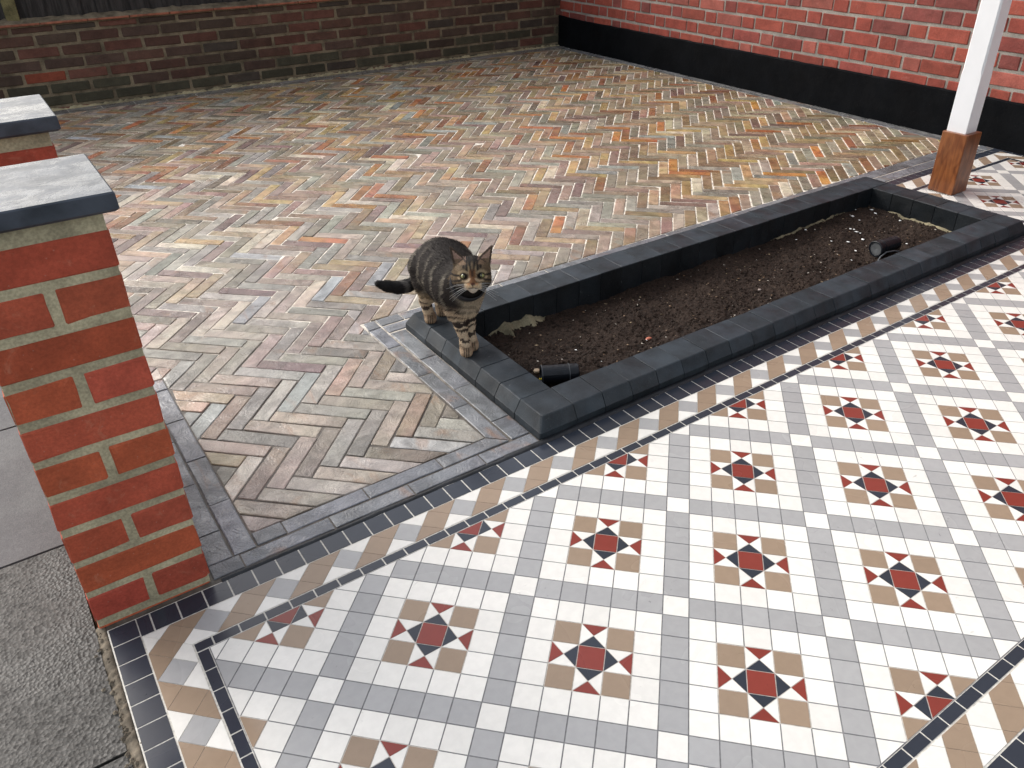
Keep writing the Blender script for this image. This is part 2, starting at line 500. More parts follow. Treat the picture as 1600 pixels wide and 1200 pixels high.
gsheet(53.8, 56.39, 6.55, 17.97, PALEG)
gsheet(53.8, 75.4, 17.97, 21.1, PALEG)
gsheet(72.41, 75.4, -13.40, 3.53, PALEG)
gsheet(72.41, 75.4, 6.55, 17.97, PALEG)

C = dict(cream=np.array((0.765, 0.75, 0.705)), grey=np.array((0.365, 0.365, 0.365)), tan=np.array((0.30, 0.222, 0.158)),
         red=np.array((0.22, 0.040, 0.030)), navy=np.array((0.030, 0.036, 0.050)))
bags = {k: Bag(k + '_tile', MT, path) for k in C}
bags['border'] = Bag('navy_border_tile', MT, path)
def tile(kind, poly_st, g=0.02, bag=None):
    p = inset(poly_st, g)
    if len(p) < 3 or abs(area(p)) < 0.01: return
    tz = rng.uniform(-.0022, .0022)
    V, F = prism(p, -0.07, 0.0 + tz, tilt=(rng.uniform(-.0022, .0022), rng.uniform(-.0022, .0022)))
    v = 1 + rng.uniform(-.035, .035)
    (bags[bag or kind]).add(V, F, C[kind]*v)
def sq(u0, u1, v0, v1): return [uv2st(u0, v0), uv2st(u1, v0), uv2st(u1, v1), uv2st(u0, v1)]
def field_clip(p):
    cs = sum(q[0] for q in p)/len(p); ct = sum(q[1] for q in p)/len(p)
    p = cliprect(p, -11.365, 72.40, -13.385, 17.96)
    if len(p) < 3: return []
    if ct > 3.515 and cs > 56.4: return clip(p, -1, 0, -56.40)
    if cs > 56.4: return p
    return clip(p, 0, 1, 3.515)
for iu in range(-24, 64):
    for iv in range(-24, 66):
        s, t = uv2st(iu+.5, iv+.5)
        if s < -13 or s > 74 or t < -15 or t > 19.5 or (t > 5 and s < 55): continue
        cu, cv = iu % 6, (iv+1) % 6
        if (cu == 0) != (cv == 0): parts = [('grey', sq(iu, iu+1, iv, iv+1))]
        elif cu == 0: parts = [('cream', sq(iu, iu+1, iv, iv+1))]
        elif 2 <= cu <= 4 and 2 <= cv <= 4:
            if cu != 3 and cv != 3: parts = [('tan', sq(iu, iu+1, iv, iv+1))]
            elif cu == 3 and cv == 3: parts = [('red', sq(iu, iu+1, iv, iv+1))]
            else:
                c = (iu+.5, iv+.5)
                cor = [(iu, iv), (iu+1, iv), (iu+1, iv+1), (iu, iv+1)]
                dirs = [(0, -1), (1, 0), (0, 1), (-1, 0)]
                parts = []
                for k in range(4):
                    d = dirs[k]
                    out = (cu-3, cv-3)
                    kind = 'red' if d == out else ('navy' if d == (-out[0], -out[1]) else 'cream')
                    parts.append((kind, [uv2st(*cor[k]), uv2st(*cor[(k+1) % 4]), uv2st(*c)]))
        else: parts = [('cream', sq(iu, iu+1, iv, iv+1))]
        for kind, p in parts:
            q = field_clip(p)
            if len(q) >= 3: tile(kind, q, 0.014 if len(p) == 3 else 0.023)
# straight rows of navy tiles: (fixed lo, fixed hi, start, end, first joint, pitch, axis)
def row(a0, a1, b0, b1, j0, pitch, along_s, g=0.032):
    k = math.floor((b0-j0)/pitch)
    while True:
        x0, x1 = j0+k*pitch, j0+(k+1)*pitch; k += 1
        if x0 >= b1: break
        x0, x1 = max(x0, b0), min(x1, b1)
        if x1-x0 < .12: continue
        p = [(x0,a0),(x1,a0),(x1,a1),(x0,a1)] if along_s else [(a0,x0),(a1,x0),(a1,x1),(a0,x1)]
        tile('navy', p, g, 'border')
row(3.53, 4.00, -11.84, 56.4, -11.16, 1.0145, True)
row(-11.84, -11.38, -13.85, 3.53, 3.52, 1.0115, False)
row(5.48, 6.53, -13.38, 75.4, -12.86, 1.0135, True)
row(-14.38, -13.36, -16.4, 6.53, 5.56, 1.0125, False)
row(-13.86, -13.39, -11.38, 72.4, 9.10, 1.02, True)
row(-16.38, -15.30, -13.36, 75.4, 8.4, 1.02, True)
row(17.97, 18.43, 55.93, 72.86, 56.3, 1.015, True)
row(55.93, 56.39, 4.0, 17.97, 4.0, 1.015, False)
row(72.41, 72.86, -13.39, 17.97, 17.97, 1.015, False)
row(19.98, 21.05, 53.8, 75.38, 54.4, 1.015, True)
row(74.36, 75.38, -15.3, 5.48, 5.48, 1.015, False)
row(74.36, 75.38, 6.53, 19.98, 19.98, 1.015, False)
row(53.8, 54.7, 6.53, 19.98, 6.6, 1.015, False)
# white infill between border and slim line beside the planter
for k in range(12):
    tile('cream', [(54.72, 6.55+k*1.12), (55.9, 6.55+k*1.12), (55.9, 7.65+k*1.12), (54.72, 7.65+k*1.12)], .02)
# bands of tan strips and grey squares
def band_long(t0, t1, s0, s1, uo, vo, tanpar, extra=None):
    for iu in range(-40, 80):
        for iv in range(-40, 80):
            u0, v0 = uo+iu, vo+iv
            p = sq(u0, u0+1, v0, v0+1)
            ss = [q[0] for q in p]; tt = [q[1] for q in p]
            if max(tt) < t0 or min(tt) > t1 or max(ss) < s0 or min(ss) > s1: continue
            inside = min(tt) > t0-.12 and max(tt) < t1+.12
            kind = 'tan' if iu % 2 == tanpar else ('grey' if inside else 'cream')
            for q in (extra(p) if extra else [p]):
                q = cliprect(q, s0, s1, t0, t1)
                if len(q) >= 3: tile(kind, q, 0.008 if kind == 'tan' else 0.014)
CS, CV = -13.335, -5.55
def above(p): 
    q = [st2uv(*a) for a in p]
    q = clip(q, 0, -1, -CV)
    return [[uv2st(*a) for a in q]] if len(q) >= 3 else []
band_long(4.03, 5.46, -13.335, 74.33, 0.42, 0.15, 1, above)
band_long(-15.27, -13.89, -11.84, 74.33, 0.14, 0.05, 1)
band_long(18.46, 19.95, 54.7, 72.9, 0.42, 0.10, 1)
def band_side(s0, s1, t0, t1, uo, vo, tanpar, corner=False):
    for iu in range(-40, 80):
        for iv in range(-40, 80):
            u0, v0 = uo+iu, vo+iv
            p = sq(u0, u0+1, v0, v0+1)
            ss = [q[0] for q in p]; tt = [q[1] for q in p]
            if max(tt) < t0 or min(tt) > t1 or max(ss) < s0 or min(ss) > s1: continue
            inside = min(ss) > s0-.12 and max(ss) < s1+.12
            kind = 'tan' if iv % 2 == tanpar else ('grey' if inside else 'cream')
            if corner:
                if v0 > -6.4: kind = 'tan' if abs(u0+12.6) < .2 else 'cream'
                elif v0 > -7.4 and not inside and sum(ss)/4 < -12.5: kind = 'tan'
                q = clip([st2uv(*a) for a in p], 0, 1, CV)
                if len(q) < 3: continue
                p = [uv2st(*a) for a in q]
            q = cliprect(p, s0, s1, t0, t1)
            if len(q) >= 3: tile(kind, q, 0.008 if kind == 'tan' else 0.014)
band_side(-13.335, -11.87, -15.3, 5.46, 0.40, -0.24, 0, True)
band_side(72.9, 74.33, -13.39, 3.53, 0.4, 0.1, 0)
band_side(72.9, 74.33, 5.5, 19.95, 0.4, 0.1, 0)
for iu in range(-24, 64, 1):
    for iv in range(-24, 66, 1):
        if iu % 6 == 2 and (iv+1) % 6 == 2:
            q = field_clip(sq(iu-.02, iu+3.02, iv-.02, iv+3.02)) if -13 < uv2st(iu+1.5, iv+1.5)[0] < 73 else []
            if len(q) >= 3 and -15 < uv2st(iu+1.5, iv+1.5)[1] < 19:
                mesh_obj('grout', [(a, b, GZ+.004) for a, b in q], [tuple(range(len(q)))], MG, path, (0.50, 0.46, 0.41))
for b in bags.values(): b.build()
# black mortar ridge between tiles and driveway / planter
V, F = [], []
n = 520
for i in range(n+1):
    s = -13.2 + (75-13.2*-1)*i/n if False else -10.0 + 85.0*i/n
    a = mnoise.noise(Vector((s*.9, 1, 0)))*.07 + mnoise.noise(Vector((s*4, 1, 0)))*.03
    wdt = .30 + .08*mnoise.noise(Vector((s*.5, 5, 0))) - (0.12 if s < 4 else 0)
    V += [(s, 6.50+a*.5, -.03), (s, 6.58+a*.5, .05), (s, 6.52+wdt+a*.3, .07+a*.4), (s, 6.60+wdt, -.2)]
for i in range(n):
    for k in range(3):
        q = i*4+k; F.append((q, q+4, q+5, q+1))
mesh_obj('edge_mortar', V, F, MBLK, path, smooth=True)

# ------------------------------------------------------------------ herringbone driveway
drive = empty('driveway', (30, 55, 0), 'herringbone driveway of mixed sandstone setts with grey stone edging', kind='structure')
BZ = -0.055
def bed(s0, s1, t0, t1): mesh_obj('mortar_bed', *box((s0, t0, -2.4), (s1, t1, BZ)), MBED, drive)
bed(-14.4, 6.3, 6.6, 24.4); bed(-14.4, 53.5, 21.2, 24.4) if False else None
bed(6.3, 79.5, 21.2, 24.4); bed(-14.4, 79.5, 24.4, 104.5)
PAL = [((158,152,146), 6), ((150,149,140), 5), ((168,156,140), 7), ((158,140,128), 6), ((172,148,122), 6), ((156,112,82), 2.5),
       ((182,124,74), 1.6), ((178,152,108), 2.5), ((152,160,162), 2.5), ((200,190,174), 2), ((134,112,108), 2.5), ((170,142,132), 2.5),
       ((138,130,116), 3), ((150,132,106), 4)]
def paver_col(s, t):
    near = 1/(1+math.exp((s*0.8+t-38)/7))           # greyer batch near the street corner
    right = 1/(1+math.exp(-(s-40)/8))
    ws = []
    for (c, wt) in PAL:
        r, g, b = c; sat = (max(c)-min(c))/max(c)
        k = wt*(math.exp(-sat*6*near)) * (1+right*2.2*sat) * (1 if near > .5 or b < r else .45)
        ws.append(max(k, .01))
    c = np.array(rng.choices([q[0] for q in PAL], ws)[0], float)
    far_ = 1/(1+math.exp(-(s+.35*t-48)/9))
    c = lin(*c)*(.90-.12*far_)*np.array([1.04, .985, .92-.12*far_])
    g = c.mean(); c = g + (c-g)*(.92 if c[0] > c[2] else .5)*(1-.25*near)
    return np.clip(c*rng.uniform(.72, 1.26)*np.array([1+rng.uniform(-.05, .05), 1, 1+rng.uniform(-.05, .05)]), .02, .8)
pb = Bag('paver', MSS, drive)
pw, pl = 0.975, 4.13
th = math.radians(1.1); ct_, st_ = math.cos(th), math.sin(th)
ORG = np.array([-15.97, 8.50])                       # top-left corner of a known sett (tile axes)
def cut(poly):
    """trim a sett to the driveway outline; returns a list of pieces"""
    poly = clip(poly, 1, -0.041, 75.2 - 0.041*18 - 1.9)       # house side
    if len(poly) >= 3: poly = clip(poly, 0.027, 1, 103.5 - .054 - 2.9)    # garden wall side
    if len(poly) < 3: return []
    poly = cliprect(poly, -14.35, 999, 8.72, 999)
    if len(poly) < 3: return []
    if min(q[1] for q in poly) > 24.5: return [poly]
    out = []
    if max(q[0] for q in poly) < 4.02 or min(q[1] for q in poly) > 23.92: out = [poly]
    else: out = [clip(poly, 1, 0, 4.02), cliprect(poly, 4.02, 999, 23.92, 999)]
    res = []
    for p in out:
        if len(p) < 3: continue
        if min(q[0] for q in p) > -8.12: res.append(p)
        else: res += [clip(p, -1, 0, 8.12), cliprect(p, -99, -8.12, 24.5, 999)]
    return [p for p in res if len(p) >= 3 and abs(area(p)) > .08]
for i in range(-70, 130):
    for j in range(-30, 30):
        for hv in (0, 1):
            bx, by = i*pw + j*pl, i*pw - j*pl
            if hv == 0: q = [(bx, by-pw), (bx+pl, by-pw), (bx+pl, by), (bx, by)]
            else: q = [(bx+pl, by-pl), (bx+pl+pw, by-pl), (bx+pl+pw, by), (bx+pl, by)]
            cx = ORG[0]+ct_*q[0][0]-st_*q[0][1]; cy = ORG[1]+st_*q[0][0]+ct_*q[0][1]
            s, t = uv2st(cx, cy)
            if s < -18 or s > 82 or t < 4 or t > 108: continue
            g = rng.uniform(.03, .058) + (.012 if s+t > 60 else 0)
            q = [(q[0][0]+g, q[0][1]+g), (q[1][0]-g, q[1][1]+g), (q[2][0]-g, q[2][1]-g), (q[3][0]+g, q[3][1]-g)]
            a = rng.gauss(0, .006); jx, jy = rng.gauss(0, .02), rng.gauss(0, .02)
            mx, my = sum(z[0] for z in q)/4, sum(z[1] for z in q)/4
            q = [(mx+(x-mx)-a*(y-my)+jx, my+(y-my)+a*(x-mx)+jy) for x, y in q]
            near = (s+t) < 60
            P = []
            for k in range(4):
                x0, y0 = q[k]; x1, y1 = q[(k+1) % 4]
                L = math.hypot(x1-x0, y1-y0)
                ch = .05
                dx, dy = (x1-x0)/L, (y1-y0)/L
                ks = [ch] + ([L*.35, L*.68] if L > 2 and near else []) + [L-ch]
                for kk in ks:
                    o = rng.uniform(-.004, .022) if kk not in (ch, L-ch) else 0
                    P.append((x0+dx*kk + dy*o, y0+dy*kk - dx*o))
            W = [uv2st(ORG[0]+ct_*x-st_*y, ORG[1]+st_*x+ct_*y) for x, y in P]
            for W in cut(W):
              V, F = prism(W, -.5, rng.uniform(-.025, .02), 0.035 if near or t < 60 else 0.03, (rng.gauss(0, .008), rng.gauss(0, .008)))
              pb.add(V, F, paver_col(s, t))
pb.build()
# grey stone edging
eb = Bag('edging_stone', MSS, drive)
def stone(poly, base=(0.165, 0.172, 0.18)):
    g = .035
    p = inset(poly, g)
    if len(p) < 3: return
    P = []
    for k in range(len(p)):
        (x0, y0), (x1, y1) = p[k], p[(k+1) % len(p)]
        L = math.hypot(x1-x0, y1-y0); P.append((x0, y0))
        for m_ in range(1, int(L/1.3)+1):
            f = m_/(int(L/1.3)+1); o = rng.uniform(0, .02)
            P.append((x0+(x1-x0)*f-(y1-y0)/L*o, y0+(y1-y0)*f+(x1-x0)/L*o))
    V, F = prism(P, -.5, rng.uniform(-.02, .015), .03, (rng.gauss(0, .006), rng.gauss(0, .006)))
    eb.add(V, F, np.array(base)*rng.uniform(.82, 1.2)*np.array([1, 1, 1+rng.uniform(0, .07)]))
def R4(s0, s1, t0, t1): return [(s0, t0), (s1, t0), (s1, t1), (s0, t1)]
def run(axis, a0, a1, joints):
    for x, y in zip(joints[:-1], joints[1:]):
        stone(R4(x, y, a0, a1) if axis == 's' else R4(a0, a1, x, y))
run('t', -9.15, -8.15, [7.74, 11.57, 15.5, 19.53, 23.13, 24.42])
run('t', -10.28, -9.17, [7.72, 9.7, 13.6, 17.6, 21.6, 24.42])
run('s', 6.82, 7.72, [-10.28, -8.93, -4.9, -.92, 3.0, 6.2])
run('s', 7.76, 8.68, [-8.13, -6.77, -2.81, 1.12])
stone([(1.12, 7.76), (5.0, 7.76), (4.07, 8.68), (1.12, 8.68)])
stone([(5.04, 7.78), (5.04, 11.9), (4.1, 11.9), (4.1, 8.72)])
run('t', 4.1, 5.04, [11.9, 15.95, 19.9, 22.7])
run('t', 5.1, 6.22, [7.76, 9.72, 13.6, 17.6, 21.66])
stone([(4.1, 22.7), (5.04, 22.7), (5.04, 23.84), (4.26, 23.84)])
run('s', 21.76, 22.78, [5.1, 8.4, 12.4, 16.4, 20.4, 24.4, 28.4, 32.4, 36.4, 40.4, 44.4, 48.4, 53.7])
run('s', 22.84, 23.86, [5.1, 6.8, 10.8, 14.8, 18.8, 22.8, 26.8, 30.8, 34.8, 38.8, 42.8, 46.8, 50.8, 54.8])
run('s', 21.15, 22.45, [53.7, 57.7, 61.7, 65.7, 69.7, 73.7, 75.3])
run('s', 22.5, 23.86, [54.8, 58.8, 62.8, 66.8, 70.8, 73.6])
def hs_(t): return 75.2 + 0.041*(t-18)
def gw_(s): return 103.5 - 0.027*(s+2)
for i in range(19):
    a, b = 24+i*4.1, min(24+(i+1)*4.1, 99.6)
    if b <= a: continue
    stone([(hs_(a)-1.85, a), (hs_(a)-.92, a), (hs_(b)-.92, b), (hs_(b)-1.85, b)], (.15, .15, .145))
    stone([(hs_(a)-.9, a), (hs_(a)+.05, a), (hs_(b)+.05, b), (hs_(b)-.9, b)], (.15, .15, .145))
for i in range(23):
    a, b = -14.3+i*4.1, min(-14.3+(i+1)*4.1, 78.2)
    if b <= a: continue
    stone([(a, gw_(a)-2.85), (b, gw_(b)-2.85), (b, gw_(b)-1.45), (a, gw_(a)-1.45)], (.16, .15, .135))
    stone([(a, gw_(a)-1.4), (b, gw_(b)-1.4), (b, gw_(b)-.05), (a, gw_(a)-.05)], (.16, .15, .135))
eb.build()

# ------------------------------------------------------------------ bricks
def brick_geo(a, b, rough=.05):
    """box with knocked-off, slightly uneven corners: 8 ring corners each jittered, bevelled all round"""
    a = np.array(a, float); b = np.array(b, float); c = (a+b)/2; h = (b-a)/2
    V, F, idx = [], [], {}
    bev = rough
    for ax in range(3):
        o1, o2 = [k for k in range(3) if k != ax]
        for sg in (-1, 1):
            ids = []
            for s1, s2 in ((-1,-1),(1,-1),(1,1),(-1,1)):
                p = np.zeros(3); p[ax] = sg*h[ax]; p[o1] = s1*(h[o1]-bev); p[o2] = s2*(h[o2]-bev)
                key = (ax, sg, s1, s2)
                idx[key] = len(V); ids.append(len(V))
                V.append(c+p+np.array([rng.uniform(-1, 1)*rough*.42 for _ in range(3)]))
            up = (ax == 1)
            F.append(tuple(ids if (sg > 0) != up else ids[::-1]))
    K = lambda ax, sg, d: idx[(ax, sg) + tuple(d[k] for k in range(3) if k != ax)]
    for ax, bx in ((0, 1), (0, 2), (1, 2)):
        cx = 3-ax-bx
        for sa in (-1, 1):
            for sb in (-1, 1):
                q = []
                for sc_, (f1, f2) in ((-1, (0, 1)), (1, (1, 0))):
                    d = {ax: sa, bx: sb, cx: sc_}
                    fa, fb = K(ax, sa, d), K(bx, sb, d)
                    q += [fa, fb] if f1 == 0 else [fb, fa]
                F.append(tuple(q))
    for s0 in (-1, 1):
        for s1 in (-1, 1):
            for s2 in (-1, 1):
                d = {0: s0, 1: s1, 2: s2}
                F.append((K(0, s0, d), K(1, s1, d), K(2, s2, d)))
    return V, F

def tf(V, f): return [f(*v) for v in V]

# --- piers and the low wall between them
def pier_col(): return np.array((0.40, 0.075, 0.040))*rng.uniform(.9, 1.1)*np.array([1, 1+rng.uniform(-.12, .2), 1+rng.uniform(-.1, .15)])
def pier(t0, label):
    s0, s1, t1 = -14.64, -10.34, t0+4.3
    e = empty('brick_pier', ((s0+s1)/2, (t0+t1)/2, 0), label, 'pier', 'brick piers along the front boundary')
    mesh_obj('mortar_core', *box((s0+.04, t0+.04, -2.4), (s1-.04, t1-.04, 15.84)), MPM, e)
    bb = Bag('brick', MPB, e)
    g = .13
    for k in range(-1, 10):
        z0, z1 = .17+1.52*k+g, .17+1.52*(k+1)-g
        if k == -1: z0 = -1.0
        if k % 2 == 1 or k == -1:                    # one stretcher across the face
            for (a, b) in ((t0, t0+2.04), (t0+2.28, t1)):
                bb.add(*brick_geo((s0, a, z0), (s1, b, z1), .075), pier_col())
        else:
            for (a, b) in ((s0, s0+2.03), (s0+2.30, s1)):
                bb.add(*brick_geo((a, t0, z0), (b, t1, z1), .075), pier_col())
    bb.build()
    c0, c1, d0, d1 = s0-.42, s1+.42, t0-.42, t1+.42
    P = [(c0, d0), (c1, d0), (c1, d1), (c0, d1)]
    V = [(x, y, 15.84) for x, y in [(c0+.12, d0+.12), (c1-.12, d0+.12), (c1-.12, d1-.12), (c0+.12, d1-.12)]]
    V += [(x, y, 15.94) for x, y in P] + [(x, y, 16.42) for x, y in [(c0+.02, d0+.02), (c1-.02, d0+.02), (c1-.02, d1-.02), (c0+.02, d1-.02)]]
    V += [(x, y, 16.47) for x, y in [(c0+.07, d0+.07), (c1-.07, d0+.07), (c1-.07, d1-.07), (c0+.07, d1-.07)]]
    F = [(3, 2, 1, 0)] + [(r*4+i, r*4+(i+1) % 4, r*4+4+(i+1) % 4, r*4+4+i) for r in range(3) for i in range(4)] + [(12, 13, 14, 15)]
    mesh_obj('coping_stone', V, F, MCOP, e)
    return e
pier(6.84, 'red brick pier with wet slate coping standing on the corner of the navy tiled border')
pier(18.7, 'farther red brick pier whose slate coping shows behind the nearer pier')
lw = empty('low_front_wall', (-12.5, 14.9, 0), 'low red brick wall hidden between the two piers', 'wall')
mesh_obj('mortar_core', *box((-13.6, 11.2, -2.4), (-11.5, 18.6, 9.2)), MPM, lw)
bb = Bag('brick', MPB, lw)
for k in range(6):
    off = 0 if k % 2 else -2.25
    for i in range(3):
        a, b = max(11.2+off+i*4.5+.1, 11.2), min(11.2+off+(i+1)*4.5-.1, 18.6)
        if b-a > .5: bb.add(*brick_geo((-13.67, a, .17+1.52*k+.1), (-11.43, b, .17+1.52*(k+1)-.1), .06), pier_col())
bb.build()

# --- garden wall on the far side
gwall = empty('garden_wall', (32, 104.5, 0), 'dark weathered stock brick boundary wall below the timber fence', 'wall')
th_g = math.atan(-0.027)
def gf(x, y, z): return (x - y*math.sin(th_g)*0 + 0, gw_(x) + y, z)
cv_, cf_ = box((-40, .09, -2.4), (79.2, 4.5, 10.42))
mesh_obj('mortar_core', tf(cv_, gf), cf_, MGM, gwall)
bb = Bag('brick', MGB, gwall)
def gcol(z):
    base = rng.choice([(0.060, 0.030, 0.022), (0.070, 0.036, 0.026), (0.045, 0.030, 0.022), (0.085, 0.036, 0.026), (0.038, 0.030, 0.024), (0.055, 0.034, 0.026)])
    c = np.array(base)*rng.uniform(.8, 1.2)*1.45
    if z < 2.5 and rng.random() < .6: c = np.array((.050, .046, .030))*rng.uniform(.8, 1.3)   # algae at the base
    return c
for k in range(-1, 7):
    z0, z1 = .4+1.5*k, min(.4+1.5*(k+1), 10.42)
    off = 37.16 + (0 if k % 2 else 2.52)
    for i in range(-16, 10):
        a, b = off+i*5.05, off+(i+1)*5.05
        b = min(b, 79.1)
        if b-a < .8 or a < -40: continue
        j = rng.uniform(-.08, .08)
        V, F = brick_geo((a+.20+j, 0, z0+.17), (b-.20+j*.5, 2.05, z1-.17), .09)
        bb.add(tf(V, gf), F, gcol(z0) if not (k == 2 and i == -9) else np.array((.22, .055, .03)))
bb.build()
# creasing tile course and mortar fillet
bb = Bag('creasing_tile', MCLAY, gwall)
x = -40
while x < 79:
    L = rng.uniform(4.9, 6.2)
    V, F = brick_geo((x+.05, -.38+rng.uniform(-.05, .05), 10.44), (min(x+L, 79.1)-.05, 4.4, 10.70), .04)
    bb.add(tf(V, gf), F, (1, 1, 1)); x += L
bb.build()
V, F = [], []
n = 240
for i in range(n+1):
    s = -40+119.0*i/n
    h = .26+.16*mnoise.noise(Vector((s*.8, 0, 2)))+.1*mnoise.noise(Vector((s*3, 0, 2)))
    w_ = .2*mnoise.noise(Vector((s*.9, 4, 2)))
    V += [gf(s, -.2+w_*.6, 10.69), gf(s, .2+w_, 10.69+h*.6), gf(s, 1.3, 10.75+h*1.5), gf(s, 4.0, 10.75+h)]
for i in range(n):
    for k in range(3):
        q = i*4+k; F.append((q, q+4, q+5, q+1))
mesh_obj('mortar_fillet', V, F, m_mortar('mossy_fillet', (0.17, 0.135, 0.09), .4, 1.5), gwall, smooth=True)
V, F = [], []
n = 420
for i in range(n+1):
    s = -14+92.5*i/n
    h = max(.02, .22+.35*mnoise.noise(Vector((s*.7, 0, 8)))+.25*mnoise.noise(Vector((s*2.6, 0, 8))))
    V += [gf(s, -.35-h*.9, -.04), gf(s, -.18-h*.3, h*.5), gf(s, -.02, h*.9), gf(s, .12, h*.9)]
for i in range(n):
    for k in range(3):
        q = i*4+k; F.append((q, q+4, q+5, q+1))
mesh_obj('mortar_haunch', V, F, m_mortar('base_mortar', (0.36, 0.31, 0.19), .5, 1.3), gwall, smooth=True)

# --- fence standing on the garden wall
fen = empty('timber_fence', (20, 106, 10.8), 'dark close-board timber fence on top of the garden wall', 'fence')
i = 0; x = -40.0
while x < 78:
    V, F = box((x, 1.5+(i % 2)*.16, 10.9), (x+2.25, 1.72+(i % 2)*.16, 24))
    mesh_obj('board', tf(V, gf), F, MBOARD, fen); x += 2.05; i += 1
for z in (13, 20):
    V, F = box((-40, 2.0, z), (79, 3.0, z+1.6)); mesh_obj('rail', tf(V, gf), F, MBOARD, fen)
MPOST = m_mortar('lichened_post', (0.17, 0.15, 0.07), .5, 1.4)
for px in (-36, -6.2+0.6, 31, 62):
    V, F = brick_geo((px, .85, 10.8), (px+1.5, 1.48, 24.5), .08); mesh_obj('post', tf(V, gf), F, MPOST, fen)

# --- house wall
house = empty('house_wall', (79, 40, 0), 'red brick house wall in flemish bond above a black painted plinth', 'house')
def hf(y, x, z): return (hs_(y) + x, y, z)           # y along the wall, x into it
cv_, cf_ = box((-60, .10, -2.4), (104.5, 5, 118))
mesh_obj('mortar_core', [hf(a, b, c) for a, b, c in cv_], [f[::-1] for f in cf_], MHM, house)
bb = Bag('brick', MHB, house)
def hcol():
    b = rng.choice([(0.235, .050, .035)]*6+[(.265, .060, .040)]*4+[(.19, .050, .042)]*2+[(.225, .052, .042)]*2+[(.30, .085, .064)])
    return np.array(b)*rng.uniform(.82, 1.15)
zb = [4.75, 5.83] + [5.83+1.68*k for k in range(1, 30)]
for k in range(len(zb)-1):
    z0, z1 = zb[k], zb[k+1]
    off = 31.63 + (3.52 if k % 2 == 0 else 0)
    for i in range(-12, 11):
        for (a, L) in ((off+i*7.05, 2.25), (off+i*7.05+2.25, 4.8)):
            b = min(a+L, 104); 
            if b-a < .6: continue
            j = rng.uniform(-.06, .06); wv = .10*mnoise.noise(Vector((a*.12, k*.7, 4)))+rng.uniform(-.03, .03)
            V, F = brick_geo((a+.11+j, 0+rng.uniform(-.02, .03), z0+(.17 if k else -.3)+wv), (b-.11+j, 2.1, z1-.17+wv), .07)
            bb.add([hf(*q) for q in V], [f[::-1] for f in F], hcol(), vis=None if z1 < 32 else False)
bb.build()
# plinth with a wavy top edge
V, F = [], []
n = 160
for i in range(n+1):
    y = -60+163.3*i/n
    h = 4.78+.07*mnoise.noise(Vector((y*.5, 0, 0)))+.04*mnoise.noise(Vector((y*2.5, 0, 0))) + (0.25 if y > 95 else 0)*(y-95)/8
    V += [hf(y, -.32, -.4), hf(y, -.32, h-.12), hf(y, -.20, h), hf(y, .12, h+.02)]
for i in range(n):
    for k in range(3):
        q = i*4+k; F.append((q, q+1, q+5, q+4))
mesh_obj('plinth', V, F, MPL, house)

# ------------------------------------------------------------------ porch post
post = empty('porch_post', (58.5, 16.5, 0), 'white painted porch post on a varnished hardwood base behind the planter', 'post')
V, F = brick_geo((57.45, 15.3, 0.02), (59.75, 17.6, 5.32), .05)
mesh_obj('timber_base', V, F, MOAK, post)
a0, a1, b0, b1 = 57.82, 59.5, 15.72, 17.45
def ring(c, z): return [(a0+c, b0, z), (a1-c, b0, z), (a1, b0+c, z), (a1, b1-c, z), (a1-c, b1, z), (a0+c, b1, z), (a0, b1-c, z), (a0, b0+c, z)]
V = ring(.03, 5.30)+ring(.03, 10.0)+ring(.13, 10.5)+ring(.13, 40)
F = [(r*8+i, r*8+(i+1) % 8, r*8+8+(i+1) % 8, r*8+8+i) for r in range(3) for i in range(8)]+[tuple(range(24, 32))]
mesh_obj('white_shaft', V, F, MWHITE, post)
V, F = [], []
for i in range(60):
    s = 57.35+rng.gauss(0, .05); t = rng.uniform(15.3, 17.5); r = rng.uniform(.02, .06); o = len(V)
    for k in range(4): V.append((s+r*math.cos(k*1.57), t+r*math.sin(k*1.57), 0.005))
    V.append((s, t, r))
    for k in range(4): F.append((o+k, o+(k+1) % 4, o+4))
mesh_obj('grout_crumb', V, F, MHM, post, kind='stuff')

# ------------------------------------------------------------------ raised planter
PS0, PS1, PT0, PT1 = 6.25, 53.6, 6.85, 21.7
IS0, IS1, IT0, IT1 = 8.62, 50.9, 9.2, 18.95
pln = empty('raised_planter', ((PS0+PS1)/2, (PT0+PT1)/2, 0), 'long rectangular planter edged with chamfered charcoal kerb blocks, filled with soil', 'planter')
ZB, Z1, Z2, CH = -2.3, .43, 1.10, .42
kb = Bag('kerb_block', MK, pln)
def kcol(): return np.array((0.021, 0.028, 0.035))*rng.uniform(.8, 1.25)
def kprof(depth): return [(0, ZB), (0, Z1-.04), (.03, Z1), (CH-.04, Z2-.03), (CH+.03, Z2), (depth-.04, Z2), (depth, Z2-.04), (depth, ZB)]
def kblock(a, b, depth, f):
    g = .016; pr = kprof(depth); n = len(pr)
    V = []
    dz, dx = rng.uniform(-.02, .02), rng.uniform(-.015, .015)
    for x, i in ((a+g, .014), (a+g+.014, 0), (b-g-.014, 0), (b-g, .014)):
        for (d, z) in pr:
            dd = min(max(d, i), depth-i); zz = z-i if z > ZB else z
            V.append(f(x, dd+dx, zz+dz))
    F = [(r*n+k, r*n+n+k, r*n+n+(k+1) % n, r*n+(k+1) % n) for r in range(3) for k in range(n)]
    F += [tuple(range(n)), tuple(range(4*n-1, 3*n-1, -1))]
    return V, F
def flip(F): return [f[::-1] for f in F]
